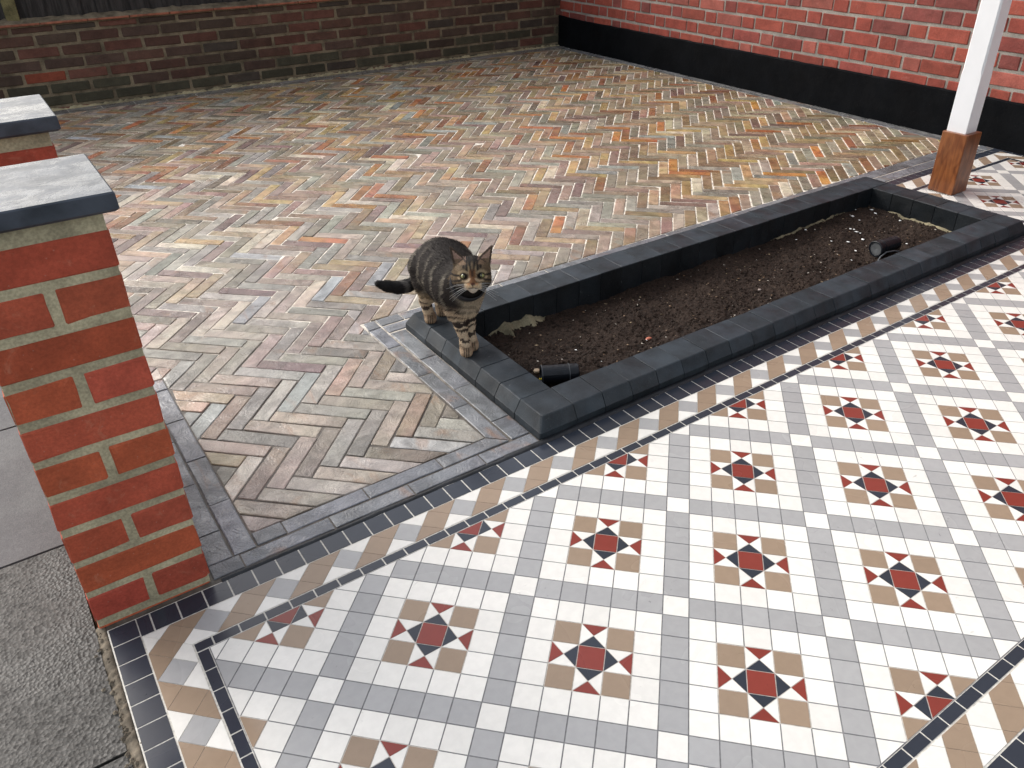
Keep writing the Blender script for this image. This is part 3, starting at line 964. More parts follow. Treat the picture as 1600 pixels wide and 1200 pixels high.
def runk(x0, x1, depth, f, fl):
    nn = round((x1-x0)/1.93); st = (x1-x0)/nn
    for k in range(nn):
        V, F = kblock(x0+k*st, x0+(k+1)*st, depth, f)
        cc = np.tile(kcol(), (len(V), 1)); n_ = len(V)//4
        for q_ in range(4): cc[q_*n_+n_-2:q_*n_+n_] *= .30; cc[q_*n_:q_*n_+2] *= .6      # darker colour on the inner face and the low outer face
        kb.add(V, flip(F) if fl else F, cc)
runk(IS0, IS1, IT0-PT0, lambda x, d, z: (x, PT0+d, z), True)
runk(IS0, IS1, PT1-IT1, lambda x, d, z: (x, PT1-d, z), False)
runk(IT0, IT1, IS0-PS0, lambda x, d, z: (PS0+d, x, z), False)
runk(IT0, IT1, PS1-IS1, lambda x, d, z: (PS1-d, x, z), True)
def kcorner(cs, ct, ds, dt):
    """outer corner (cs, ct); ds, dt signed footprint sizes"""
    g = .022
    ss, sg = abs(ds), 1 if ds > 0 else -1
    tt, tg = abs(dt), 1 if dt > 0 else -1
    r = .10
    lv = [(0, ZB), (0, Z1-.04), (.03, Z1), (CH-.04, Z2-.03), (CH+.03, Z2)]
    V = []
    for d, z in lv:
        rr = r + d*.25
        V += [(d, tt-g, z), (d, d+rr, z), (d+rr*.3, d+rr*.3, z), (d+rr, d, z), (ss-g, d, z), (ss-g, tt-g, z)]
    n = 6
    F = [(l*n+k, l*n+(k+1) % n, l*n+n+(k+1) % n, l*n+n+k) for l in range(len(lv)-1) for k in range(n)]
    F.append(tuple(range(4*n, 5*n)))
    V = [(cs+sg*a, ct+tg*b, z) for a, b, z in V]
    if sg*tg < 0: F = flip(F)
    kb.add(V, F, kcol())
kcorner(PS0, PT0, IS0-PS0, IT0-PT0); kcorner(PS1, PT0, IS1-PS1, IT0-PT0)
kcorner(PS0, PT1, IS0-PS0, IT1-PT1); kcorner(PS1, PT1, IS1-PS1, IT1-PT1)
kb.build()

def soil_z(s, t):
    z = -.82 + .30*mnoise.noise(Vector((s*.22, t*.3, 0))) + .16*mnoise.noise(Vector((s*.9, t*.9, 3))) + .07*mnoise.noise(Vector((s*3, t*3, 5)))
    z += .25*max(0, (s-35)/16) + .15*math.exp(-((t-IT1)/2)**2)*max(0, min(1, (s-25)/20)) + .15*math.exp(-((t-15)**2)/12-((s-12)**2)/10)
    z -= .55*math.exp(-((s-9.4)/2.2)**2-((t-10.6)/2.0)**2)
    return z
ns, ntt = 420, 110
V = []
for i in range(ns+1):
    for j in range(ntt+1):
        s = IS0-.05+(IS1-IS0+.1)*i/ns; t = IT0-.05+(IT1-IT0+.1)*j/ntt
        V.append((s, t, soil_z(s, t)+.08*mnoise.noise(Vector((s*5, t*5, 1)))+.05*mnoise.noise(Vector((s*11, t*11, 1)))))
F = [(i*(ntt+1)+j, (i+1)*(ntt+1)+j, (i+1)*(ntt+1)+j+1, i*(ntt+1)+j+1) for i in range(ns) for j in range(ntt)]
so = mesh_obj('soil', V, F, MSOIL, smooth=True)
tag(so, 'dark brown compost filling the raised planter', 'soil', kind='stuff')
# crumbs of compost
OCT = [(1,0,0),(-1,0,0),(0,1,0),(0,-1,0),(0,0,1),(0,0,-1)]
OF = [(0,2,4),(2,1,4),(1,3,4),(3,0,4),(2,0,5),(1,2,5),(3,1,5),(0,3,5)]
V, F = [], []
for _ in range(14000):
    s = rng.uniform(IS0+.1, IS1-.1); t = rng.uniform(IT0+.1, IT1-.1); r = .025+.10*rng.random()**5
    z = soil_z(s, t)+r*.35; o = len(V)
    for x, y, zz in OCT:
        V.append((s+x*r*rng.uniform(.6, 1.4), t+y*r*rng.uniform(.6, 1.4), z+zz*r*rng.uniform(.5, 1)))
    F += [tuple(i+o for i in f) for f in OF]
so2 = mesh_obj('soil_crumbs', V, F, MSOIL, rv=0.3)
tag(so2, 'loose crumbs of compost lying over the planter soil', 'soil', kind='stuff')
# pale bits in the compost: chips, bark, petals
V, F, CC = [], [], []
def bit(s, t, r, c, flat=.5, st=1.0, ang=0.0):
    z = soil_z(s, t)+.06+r*.2; o = len(V)
    for x, y, zz in OCT:
        x, y = x*r*st, y*r; x, y = x*math.cos(ang)-y*math.sin(ang), x*math.sin(ang)+y*math.cos(ang)
        V.append((s+x, t+y, z+zz*r*flat)); CC.append(c)
    F.extend([tuple(i+o for i in f) for f in OF])
for _ in range(420):
    c = rng.choice([(.30, .20, .12), (.22, .13, .07), (.40, .30, .18), (.16, .10, .06), (.5, .45, .38)])
    bit(rng.uniform(IS0+.2, IS1-.2), rng.uniform(IT0+.2, IT1-.2), .02+.05*rng.random()**2, c, .5, rng.uniform(1, 2.2), rng.random()*3)
def ground_pt(x, y, z=-.5):
    d = ROT.T @ np.array([(x-800)/FPX, (y-CYPX)/FPX, 1.]); k = (z-CAM[2])/d[2]; p = CAM+k*d; return p[0], p[1]
for x, y, r in [(1259,358,.16),(1329,357,.14),(1335,356,.13),(1339,359,.17),(1345,360,.12),(1349,370,.22),(1332,339,.2),(1343,343,.13),(1337,328,.1),(1362,328,.16),(1368,332,.18),(1326,375,.16),(1300,373,.12),(1338,387,.14),(1407,342,.14),(1417,380,.14),(1245,370,.12),(1331,405,.09),(900,538,.1),(1011,522,.09),(1028,538,.07),(940,560,.05),(806,566,.06)]:
    s, t = ground_pt(x, y, -.45); bit(s, t, r*.72, (.82, .82, .80), .4, rng.uniform(1, 1.8), rng.random()*3)
bt = mesh_obj('planter_litter', V, F, MBIT, col=np.array(CC))
tag(bt, 'white petals, chips and bark flecks scattered on the planter soil', 'litter', kind='stuff')
def chip(x, y, r, c, label, cat, name, st=1.6, z=-.5, seg=7):
    s, t = ground_pt(x, y, z); zz = soil_z(s, t)+r*.25
    V, F = [], []
    for k, (h, w_) in enumerate(((-.3, .75), (0, 1.0), (.35, .8), (.5, .35))):
        for q in range(seg):
            a = q*6.283/seg; V.append((s+math.cos(a)*r*w_*st*rng.uniform(.85, 1.15), t+math.sin(a)*r*w_*rng.uniform(.85, 1.15), zz+h*r))
    F = [(k*seg+q, k*seg+(q+1) % seg, (k+1)*seg+(q+1) % seg, (k+1)*seg+q) for k in range(3) for q in range(seg)]+[tuple(range(3*seg, 4*seg))]
    return tag(mesh_obj(name, V, F, MBIT, col=np.array(c)), label, cat)
chip(1014, 521, .16, (.42, .13, .08), 'small pinkish red brick chip lying mid way along the planter soil', 'brick chip', 'brick_chip')
chip(1188, 447, .12, (.33, .27, .24), 'pale round pebble on the soil towards the middle of the planter', 'pebble', 'pebble', 1.1)
chip(839, 587, .22, (.55, .42, .28), 'beige pebble beside the near spotlight in the planter corner', 'pebble', 'pebble', 1.1, -.9)
chip(847.5, 594.5, .20, (.75, .58, .03), 'small yellow flower scrap against the near spotlight', 'flower', 'flower_scrap', 1.2, -.9)
# yellow sand-cement haunching that shows at the back of the planter
def haunch(pts, w0, name='mortar_haunch'):
    V, F = [], []
    n = len(pts)
    for i, (s, t, nx, ny, h) in enumerate(pts):
        hh = max(h, .02)
        ww = w0*hh*1.6
        zz = soil_z(s+nx*.3, t+ny*.3)-.10
        V += [(s, t, zz+hh*1.1+.1), (s+nx*ww*.5, t+ny*ww*.5, zz+hh*.8+.06), (s+nx*ww, t+ny*ww, zz+.02), (s+nx*ww*1.3, t+ny*ww*1.3, zz-.3)]
    for i in range(n-1):
        for k in range(3):
            q = i*4+k; F.append((q, q+1, q+5, q+4))
    return mesh_obj(name, V, F, MSAND, pln, smooth=True)
def hn(x, a, b, seed, amp): 
    f = max(0, min(1, (x-a)/1.2))*max(0, min(1, (b-x)/1.2))
    return f*amp*(.7+.6*mnoise.noise(Vector((x*1.7, seed, 0)))+.16*mnoise.noise(Vector((x*6, seed, 0))))
haunch([(x, IT1+.0, 0, -1, hn(x, 10.8, 15.6, 1, .46)) for x in np.linspace(10.8, 15.6, 50)], 1.6)
haunch([(x, IT1+.0, 0, -1, hn(x, 38, 47.5, 2, .16)) for x in np.linspace(38, 47.5, 70)], .9)
haunch([(IS1+.0, x, -1, 0, hn(x, 10.5, 17.2, 3, .2)) for x in np.linspace(17.2, 10.5, 60)], .9)

# ------------------------------------------------------------------ garden spotlights in the planter
def lathe(prof, seg=28):
    V, F = [], []
    for (x, r) in prof:
        for k in range(seg):
            a = k*2*math.pi/seg; V.append((x, r*math.cos(a), r*math.sin(a)))
    for i in range(len(prof)-1):
        for k in range(seg):
            F.append((i*seg+k, i*seg+(k+1) % seg, (i+1)*seg+(k+1) % seg, (i+1)*seg+k))
    return V, F
def xf(V, loc, az, el=0.0, sc=1.0):
    o = []
    for x, y, z in V:
        x, z = x*math.cos(el)-z*math.sin(el), x*math.sin(el)+z*math.cos(el)
        x, y = x*math.cos(az)-y*math.sin(az), x*math.sin(az)+y*math.cos(az)
        o.append((loc[0]+x*sc, loc[1]+y*sc, loc[2]+z*sc))
    return o
def spot(loc, az, el, sc, lens, label, ridges):
    e = empty('garden_spotlight', (loc[0], loc[1], loc[2]-.5), label, 'spotlight')
    prof = [(-1.0, 0), (-1.0, .40), (-.97, .46), (.45, .50), (.46, .53), (.50, .53), (.51, .50), (.74, .50), (.75, .54), (.98, .55), (1.0, .52), (1.0, .46), (.93, .44), (.90, 0)] if ridges else \
           [(-1.0, 0), (-1.0, .46), (-.96, .50), (-.52, .50), (-.51, .515), (-.47, .515), (-.46, .50), (.9, .50), (.91, .53), (.97, .53), (.99, .50), (.99, .44), (.88, .42), (.86, 0)]
    V, F = lathe(prof); mesh_obj('housing', xf(V, loc, az, el, sc), F, MPLAS, e, smooth=False)
    V, F = lathe([(.905 if ridges else .865, 0), (.955 if ridges else .90, .2), (.945 if ridges else .89, .43)])
    mesh_obj('lens', xf(V, loc, az, el, sc), F, lens, e, smooth=True)
    return e
MPALE = m_plain('worn_plastic_rim', (0.10, 0.11, 0.12), .4)
nx_, ny_ = ground_pt(874, 584, -.30)
e1 = spot((nx_, ny_, -.30), math.radians(152), math.radians(0), 1.12, MPLAS, 'black cylindrical spotlight lying on its side in the near corner of the planter', False)
for xx in (.94, -.49):
    V, F = lathe([(xx-.015, .512), (xx-.015, .538), (xx+.015, .538), (xx+.015, .512)]); mesh_obj('rim', xf(V, (nx_, ny_, -.30), math.radians(152), math.radians(0), 1.12), F, MPALE, e1)
fx_, fy_ = ground_pt(1384, 384, -.02)
e2 = spot((fx_, fy_, -.02), math.radians(174), math.radians(-2), 1.15, MLENS, 'black ridged spotlight with frosted lens lying at the far end of the planter', True)
def tube(pts, r, seg=8):
    V, F = [], []
    P = [np.array(p, float) for p in pts]
    for i, p in enumerate(P):
        d = P[min(i+1, len(P)-1)]-P[max(i-1, 0)]; d /= np.linalg.norm(d)
        a = np.cross(d, (0, 0, 1.0)); a /= max(np.linalg.norm(a), 1e-6); b = np.cross(a, d)
        rr = r[i] if isinstance(r, (list, np.ndarray)) else r
        for k in range(seg):
            q = k*2*math.pi/seg; V.append(p+rr*(a*math.cos(q)+b*math.sin(q)))
    for i in range(len(P)-1):
        for k in range(seg): F.append((i*seg+k, (i+1)*seg+k, (i+1)*seg+(k+1) % seg, i*seg+(k+1) % seg))
    return V, F
cb = [ground_pt(x, y, -.2) for x, y in ((1369, 407), (1376, 399), (1385, 395), (1397, 393), (1405, 391))]
V, F = tube([(a, b, z) for (a, b), z in zip(cb, (-.75, -.35, -.15, -.15, -.3))], .06)
mesh_obj('cable', V, F, MPALE, e2, smooth=True)

#CAT#
# ------------------------------------------------------------------ the cat
CM = lambda *a: np.array(a, float)
HC = CM(6.86, 13.95, 6.42)                            # head centre
hd = math.atan2(-0.862, -0.507); pitch_h = math.radians(14)
HF = CM(math.cos(hd)*math.cos(pitch_h), math.sin(hd)*math.cos(pitch_h), math.sin(pitch_h))
HX = CM(.862, -.507, 0); HU = np.cross(HX, HF)
HU = HU if HU[2] > 0 else -HU
HS = 1.04
def H(x, y, z): return HC + HS*(HX*x + HF*y + HU*z)
caps = []                                             # (p0, r0, p1, r1)
def chain(*pr):
    for (p, r), (q, k) in zip(pr[:-1], pr[1:]): caps.append((CM(*p), r, CM(*q), k))
chain(((8.10,20.4,4.5),1.05), ((8.08,19.8,4.75),1.40), ((7.72,18.4,4.98),1.60), ((7.34,17.0,4.98),1.56), ((7.10,15.9,5.0),1.38), ((6.98,15.1,5.5),1.08), ((6.9,14.5,6.0),.92))
chain(((7.0,15.3,4.7),1.02), ((7.02,15.1,4.15),.78))
chain(((6.68,15.75,4.6),.78), ((6.68,15.75,3.6),.46), ((6.77,15.35,2.75),.30), ((6.80,15.05,1.75),.225), ((6.80,14.93,1.42),.235))
chain(((7.50,15.7,4.5),.75), ((7.54,15.8,3.5),.42), ((7.48,15.6,2.6),.28), ((7.46,15.45,1.75),.22), ((7.45,15.36,1.42),.23))
chain(((7.25,20.0,4.6),1.10), ((7.15,19.7,3.7),.85), ((7.02,19.6,3.0),.48), ((7.02,20.15,2.35),.29), ((7.08,19.95,1.75),.24), ((7.10,19.75,1.42),.24))
chain(((8.25,20.1,4.5),1.15), ((8.25,19.9,3.6),.80), ((8.25,19.95,2.9),.45), ((8.28,20.7,2.2),.28), ((8.2,20.4,1.7),.24), ((8.15,20.2,1.42),.24))
chain(((8.0,20.9,4.5),.50), ((7.85,21.4,3.6),.38), ((7.5,21.8,2.95),.34), ((6.95,22.2,2.60),.32), ((6.40,22.5,2.50),.32), ((5.80,22.8,2.66),.29), ((5.30,23.0,2.88),.21))
def toes(c, f):
    f = CM(*f); f /= np.linalg.norm(f); r = CM(-f[1], f[0], 0)
    for k in (-1.5, -.5, .5, 1.5):
        a = CM(*c)+r*k*.125; b = a+f*(.30-.035*abs(k)**2)
        a[2] = 1.36; b[2] = 1.27; caps.append((a, .12, b, .11))
toes((6.80,14.92,1.3), (-.5,-.86,0)); toes((7.45,15.34,1.3), (-.45,-.86,0))
toes((7.10,19.72,1.3), (-.5,-.86,0)); toes((8.15,20.18,1.3), (-.4,-.86,0))
# head
hc = []
def hcap(a, r, b, k): hc.append((H(*a), r, H(*b), k))
hcap((-.12,-.1,.12),.84,(.12,-.1,.12),.84)
hcap((0,.15,.18),.76,(0,-.35,.1),.80)
hcap((-.52,.10,-.26),.46,(-.42,.3,-.3),.40); hcap((.52,.10,-.26),.46,(.42,.3,-.3),.40)
hcap((0,.62,.16),.24,(0,.98,-.20),.155)
hcap((-.17,.84,-.36),.215,(-.06,.92,-.32),.2); hcap((.17,.84,-.36),.215,(.06,.92,-.32),.2)
hcap((0,.78,-.56),.19,(0,.62,-.60),.22)
hcap((-.42,.42,.20),.30,(-.5,.3,.25),.26); hcap((.42,.42,.20),.30,(.5,.3,.25),.26)
VX = .052
lo = CM(4.3, 12.2, 1.02); hi = CM(10.2, 24.0, 8.9)
dims = np.ceil((hi-lo)/VX).astype(int)+1
acc = np.zeros(dims, np.float32)
def addcap(acc, p, r, q, k, K, marg=.75):
    a = np.minimum(p-r, q-k)-marg; b = np.maximum(p+r, q+k)+marg
    i0 = np.clip(((a-lo)/VX).astype(int), 0, dims-1); i1 = np.clip(((b-lo)/VX).astype(int)+2, 1, dims)
    if (i1 <= i0).any(): return
    X = (lo[0]+VX*np.arange(i0[0], i1[0]))[:, None, None].astype(np.float32)
    Y = (lo[1]+VX*np.arange(i0[1], i1[1]))[None, :, None].astype(np.float32)
    Z = (lo[2]+VX*np.arange(i0[2], i1[2]))[None, None, :].astype(np.float32)
    d = q-p; L = max(d @ d, 1e-9)
    h = np.clip(((X-p[0])*d[0]+(Y-p[1])*d[1]+(Z-p[2])*d[2])/L, 0, 1)
    dist = np.sqrt((X-p[0]-h*d[0])**2+(Y-p[1]-h*d[1])**2+(Z-p[2]-h*d[2])**2) - (r+(k-r)*h)
    acc[i0[0]:i1[0], i0[1]:i1[1], i0[2]:i1[2]] += np.exp(-K*np.clip(dist, -3, 3))
for c in caps: addcap(acc, *c, 7.0 if min(c[1], c[3]) > .25 else 9.0)
D1 = -np.log(np.maximum(acc, 1e-9))/7.0
acc2 = np.zeros(dims, np.float32)
for c in hc: addcap(acc2, *c, 12.0)
D2 = -np.log(np.maximum(acc2, 1e-9))/12.0
def smin(a, b, k):
    h = np.clip(.5+.5*(b-a)/k, 0, 1); return b+(a-b)*h-k*h*(1-h)
D = smin(D1, D2, .22)
# ears: curved triangular shells
XX = (lo[0]+VX*np.arange(dims[0])); YY = (lo[1]+VX*np.arange(dims[1])); ZZ = (lo[2]+VX*np.arange(dims[2]))
j1 = int((16.2-lo[1])/VX); k0 = int((5.8-lo[2])/VX)
G = np.stack(np.meshgrid(XX, YY[:j1], ZZ[k0:], indexing='ij'), -1).astype(np.float32)
L_ = (G-HC)/HS
lx, ly, lz = L_ @ HX, L_ @ HF, L_ @ HU
for sg in (-1, 1):
    x = lx*sg
    bi, bo, tp = CM(.26, .74), CM(.86, .34), CM(1.06, 1.46)     # inner base, outer base, tip (x, z)
    def seg(a, b):
        ex, ez = b-a; h = np.clip(((x-a[0])*ex+(lz-a[1])*ez)/(ex*ex+ez*ez), 0, 1)
        return np.sqrt((x-a[0]-h*ex)**2+(lz-a[1]-h*ez)**2)
    def side(a, b): return (b[0]-a[0])*(lz-a[1])-(b[1]-a[1])*(x-a[0])
    dt = np.minimum(np.minimum(seg(bi, tp), seg(bo, tp)), seg(bi, bo))
    ins = (side(bi, bo) > 0) & (side(bo, tp) > 0) & (side(tp, bi) > 0)
    d2 = np.where(ins, -dt, dt)
    cx_ = (x-.70)
    yc = -.05 - .10*(lz-.6) + .55*cx_**2*1.2                    # cupped toward the front
    dy = np.abs(ly-yc)-.045
    de = np.maximum(d2-.05, dy)
    Dv = D[:, :j1, k0:]
    D[:, :j1, k0:] = smin(Dv, de.astype(np.float32)*HS, .10)
del G, L_
# surface nets
ins = D < 0
cells = np.zeros(tuple(dims-1), bool)
s8 = [ins[a:dims[0]-1+a, b:dims[1]-1+b, c:dims[2]-1+c] for a in (0, 1) for b in (0, 1) for c in (0, 1)]
sm_ = sum(q.astype(np.int8) for q in s8)
cells = (sm_ > 0) & (sm_ < 8)
ci = np.argwhere(cells)
vid = -np.ones(cells.shape, np.int32); vid[cells] = np.arange(len(ci))
corner = [(a, b, c) for a in (0, 1) for b in (0, 1) for c in (0, 1)]
dv_ = np.stack([D[ci[:, 0]+a, ci[:, 1]+b, ci[:, 2]+c] for a, b, c in corner], 1)
P = np.zeros((len(ci), 3)); cnt = np.zeros(len(ci))
for e0 in range(8):
    for e1_ in range(e0+1, 8):
        a, b = np.array(corner[e0]), np.array(corner[e1_])
        if abs(a-b).sum() != 1: continue
        x0, x1 = dv_[:, e0], dv_[:, e1_]
        msk = (x0 < 0) != (x1 < 0)
        tt_ = np.where(msk, x0/np.where(msk, x0-x1, 1), 0)
        P += np.where(msk[:, None], a+(b-a)*tt_[:, None], 0); cnt += msk
VC = lo + VX*(ci + P/cnt[:, None])
FC = []
for ax in range(3):
    o1, o2 = [(1, 2), (2, 0), (0, 1)][ax]
    sl0 = [slice(None)]*3; sl1 = [slice(None)]*3
    sl0[ax] = slice(0, -1); sl1[ax] = slice(1, None)
    A, B = ins[tuple(sl0)], ins[tuple(sl1)]
    for sgn, mk in ((1, A & ~B), (0, ~A & B)):
        I = np.argwhere(mk)
        I = I[(I[:, o1] > 0) & (I[:, o2] > 0) & (I[:, o1] < cells.shape[o1]) & (I[:, o2] < cells.shape[o2])]
        def g_(d1, d2):
            J = I.copy(); J[:, o1] -= d1; J[:, o2] -= d2; return vid[J[:, 0], J[:, 1], J[:, 2]]
        q = np.stack([g_(1, 1), g_(0, 1), g_(0, 0), g_(1, 0)], 1)
        FC.append(q if sgn else q[:, ::-1])
FC = np.vstack(FC); FC = FC[(FC >= 0).all(1)]
# vertex normals from the field
def grad(V):
    i = np.clip(np.round((V-lo)/VX).astype(int), 1, dims-2)
    g = np.stack([D[i[:, 0]+1, i[:, 1], i[:, 2]]-D[i[:, 0]-1, i[:, 1], i[:, 2]], D[i[:, 0], i[:, 1]+1, i[:, 2]]-D[i[:, 0], i[:, 1]-1, i[:, 2]], D[i[:, 0], i[:, 1], i[:, 2]+1]-D[i[:, 0], i[:, 1], i[:, 2]-1]], 1)
    return g/np.maximum(np.linalg.norm(g, axis=1), 1e-6)[:, None]
NC = grad(VC)
VC[:, 2] = np.maximum(VC[:, 2], 1.105)

def vnoise(V, f, seed):
    return np.array([mnoise.noise(Vector((v[0]*f[0]+seed, v[1]*f[1], v[2]*f[2]))) for v in V])
def sst(x, a, b): t = np.clip((x-a)/(b-a), 0, 1); return t*t*(3-2*t)
def fur_colour(V):
    L = (V-HC)/HS; x, y, z = L @ HX, L @ HF, L @ HU; ax_ = np.abs(x)
    n1 = vnoise(V, (1.3, 1.3, 1.0), 3); n2 = vnoise(V, (4, 4, 3), 9); n3 = vnoise(V, (9, 9, 9), 5)
    dark, mid, light = CM(.014, .012, .011), CM(.085, .068, .050), CM(.30, .225, .145)
    t, s, zz = V[:, 1], V[:, 0], V[:, 2]
    # trunk: broken near-vertical tabby lines on a charcoal coat
    ph = t*5.3 + .55*(zz-5)**2*np.sign(zz-5)*.35 + n1*2.6 + .7*n2
    line = sst(np.cos(ph), .45, .9)*(1-sst(zz, 5.9, 6.6))*.85*(.6+.8*sst(n2, -.3, .4))
    base = CM(.026, .022, .020)
    C_ = base*(1-line[:, None]) + CM(.150, .134, .108)*line[:, None]
    C_ *= (1+.35*n3[:, None])
    # pale belly and inner thighs
    bl = (1-sst(zz, 3.0, 3.7))*sst(t, 16.2, 17.0)*(1-sst(t, 19.6, 20.2))
    C_ = C_*(1-bl[:, None]) + CM(.26, .20, .12)*bl[:, None]
    # chest
    ch = sst(zz, 3.3, 3.8)*(1-sst(zz, 5.2, 5.8))*(1-sst(t, 14.75, 15.35))*sst(s-6.4+ (15-t)*.2, -.2, .4)
    cb = sst(np.sin(zz*9+n1*3+s*2), .45, .9)*.6
    ccol = CM(.30, .245, .175)*(1-cb[:, None]) + CM(.07, .05, .035)*cb[:, None]
    C_ = C_*(1-ch[:, None]) + ccol*ch[:, None]
    # legs: sandy with dark bars and spots
    fl = (1-sst(zz, 3.5, 4.5))*(1-sst(t, 16.2, 16.6))
    hl = (1-sst(zz, 2.6, 3.5))*sst(t, 18.8, 19.1)*(1-sst(t, 21.1, 21.5))
    lg = np.maximum(fl, hl)
    sp = sst(np.sin(zz*13+n1*3)+1.1*n2+.9*n3, .25, .6)
    bar = (np.abs(zz-2.95-.1*n2) < .14)*(t < 16.5)
    sp = np.maximum(sp*.95, bar)
    sp *= (1-.6*(1-sst(zz, 1.5, 1.9)))
    lc = CM(.46, .36, .25)*(1-sp[:, None]) + CM(.030, .022, .018)*sp[:, None]
    paw = (1-sst(zz, 1.5, 1.85))
    lc = lc*(1-paw[:, None]*.55) + CM(.16, .095, .055)*paw[:, None]*.55
    C_ = C_*(1-lg[:, None]) + lc*lg[:, None]
    for (pc, pf) in ((CM(6.80, 14.92), CM(-.503, -.864)), (CM(7.45, 15.34), CM(-.464, -.886)), (CM(7.10, 19.72), CM(-.503, -.864)), (CM(8.15, 20.18), CM(-.422, -.907))):
        dx, dy = s-pc[0], t-pc[1]; lat = dx*(-pf[1])+dy*pf[0]; fwd = dx*pf[0]+dy*pf[1]
        gap = np.minimum(np.abs(lat), np.abs(np.abs(lat)-.125))  # shaded creases between the toes, drawn as dark lines in the fur colour
        m_ = (1-sst(gap, .015, .045))*(fwd > .10)*(fwd < .7)*(np.abs(lat) < .4)*(zz < 1.62)
        C_ = C_*(1-m_[:, None]*.9) + CM(.012, .008, .006)*m_[:, None]*.9
    # tail: rings then a black tip
    tl = sst(t, 21.2, 21.5)
    rg = sst(np.sin(s*11+t*3), .1, .7)*sst(s, 6.2, 6.6)*(1-sst(s,7.1,7.4))
    tc = CM(.016, .015, .015)*(1-rg[:, None]) + CM(.085, .08, .075)*rg[:, None]
    C_ = C_*(1-tl[:, None]) + tc*tl[:, None]
    # head
    hm = ((x*x+(y*.9)**2+(z*.9)**2) < 1.75) & (t < 14.9) & (y > -.75)
    hcx = np.tile(CM(.11, .080, .050), (len(V), 1))*(1+.3*n3[:, None])
    def put(mask, c): 
        nonlocal hcx
        m_ = np.clip(mask, 0, 1)[:, None]; hcx = hcx*(1-m_) + c*m_
    eye = np.sqrt((ax_-.44)**2+((z-.10)*1.15)**2)
    top = sst(z, .66, .85)*(1-sst(ax_, .38, .55)); put(top*.92, dark)
    for x_, w_, z_ in ((.09, .035, .18), (.25, .04, .24), (.40, .035, .42)):
        put((1-sst(np.abs(ax_-x_-.05*z), w_, w_+.045))*sst(z, z_, z_+.08)*(y > 0)*.95, dark)
    put((1-sst(np.abs(ax_-.17), .03, .06))*sst(z, .22, .32)*(1-sst(z, .5, .65))*(y > 0)*.6, CM(.26, .19, .11))
    put((1-sst(eye, .30, .38))*sst(z, -.12, .02)*.7, CM(.30, .23, .14))
    put((1-sst(ax_, .13, .2))*sst(z, -.30, -.15)*(1-sst(z, .32, .5))*(y > .5)*.95, CM(.135, .062, .028))
    put((1-sst(ax_, .05, .09))*sst(z, .0, .15)*(1-sst(z, .35, .5))*(y > .4)*.7, dark)
    put((1-sst(np.abs(ax_-.24), .03, .07))*sst(z, -.16, -.06)*(1-sst(z, .18, .3))*(y > .5)*.75, CM(.05, .025, .015))
    put((1-sst(np.abs(eye-.30), .03, .08))*(1-sst(z, -.02, .06))*.85, CM(.42, .32, .21))
    put((1-sst(eye, .17, .225)), CM(.008, .006, .005))
    put(sst(ax_, .62, .68)*(1-sst(np.abs(z-.12+.15*(ax_-.6)), .035, .07)), dark)
    put(sst(ax_, .50, .58)*(1-sst(np.abs(z+.12+.35*(ax_-.6)), .035, .08))*.9, dark)
    put(sst(ax_, .40, .5)*(1-sst(np.abs(z+.36+.2*(ax_-.6)), .05, .1))*.75, dark)
    lowc = sst(ax_, .42, .55)*(1-sst(z, -.5, -.4)); put(lowc*.85, CM(.022, .018, .016))  # shadow below the cheeks, painted into the fur colour
    put((1-sst(z, -.66, -.56))*.97, CM(.009, .008, .008))
    mz = (1-sst(z, -.30, -.22))*(1-sst(ax_, .38, .50))*(y > .45); put(mz*.95, CM(.50, .385, .25))
    put((1-sst(z, -.50, -.44))*(1-sst(ax_, .22, .3))*(y > .45)*.8, CM(.58, .53, .46))
    put((1-sst(np.abs(ax_-.2), .05, .1))*(1-sst(np.abs(z+.27), .04, .09))*(y > .8)*.6, CM(.45, .22, .10))
    put((1-sst(ax_+np.abs(z+.24)*.35, .085, .13))*(1-sst(np.abs(z+.245), .045, .085))*(y > .9), CM(.075, .030, .022))
    put((1-sst(ax_, .012, .035))*(1-sst(np.abs(z+.36), .05, .08))*(y > .85), dark)
    put((1-sst(np.abs(z+.445+.25*ax_*(ax_ < .3)), .012, .035))*(1-sst(ax_, .2, .3))*(y > .7)*.9, CM(.02, .012, .01))
    # ears: pinkish inside, dark rim and back
    em = (z > .62) & (ax_ > .30) & (z > .62-.2*(ax_-.5))
    nf = (NCcur @ HF) > .25
    rim = np.minimum(np.abs((1.46-.74)*(ax_-.26)-(1.06-.26)*(z-.74))/1.076, np.abs((1.46-.34)*(ax_-.86)-(1.06-.86)*(z-.34))/1.138)
    inner = em & nf & (rim > .05)
    hcx[em] = CM(.055, .04, .03); hcx[inner] = CM(.27, .175, .135)*(1+.3*n2[inner][:, None])
    low = inner & (z < .85); hcx[low] = CM(.15, .10, .065)
    hmf = hm.astype(float)[:, None]
    hmf = np.maximum(hmf, em[:, None]*(t < 15.6)[:, None])
    C_ = C_*(1-hmf) + hcx*hmf
    return np.clip(C_, .004, .8)
NCcur = NC
CCOL = fur_colour(VC)
MFUR = m_attr('tabby_fur', 0.75, 0.15, 0.5, 260)
cat = mesh_obj('cat', VC, FC.tolist(), MFUR, None, CCOL, smooth=True)
tag(cat, 'brown tabby cat with black collar standing on the planter corner, looking up at the camera', 'cat')
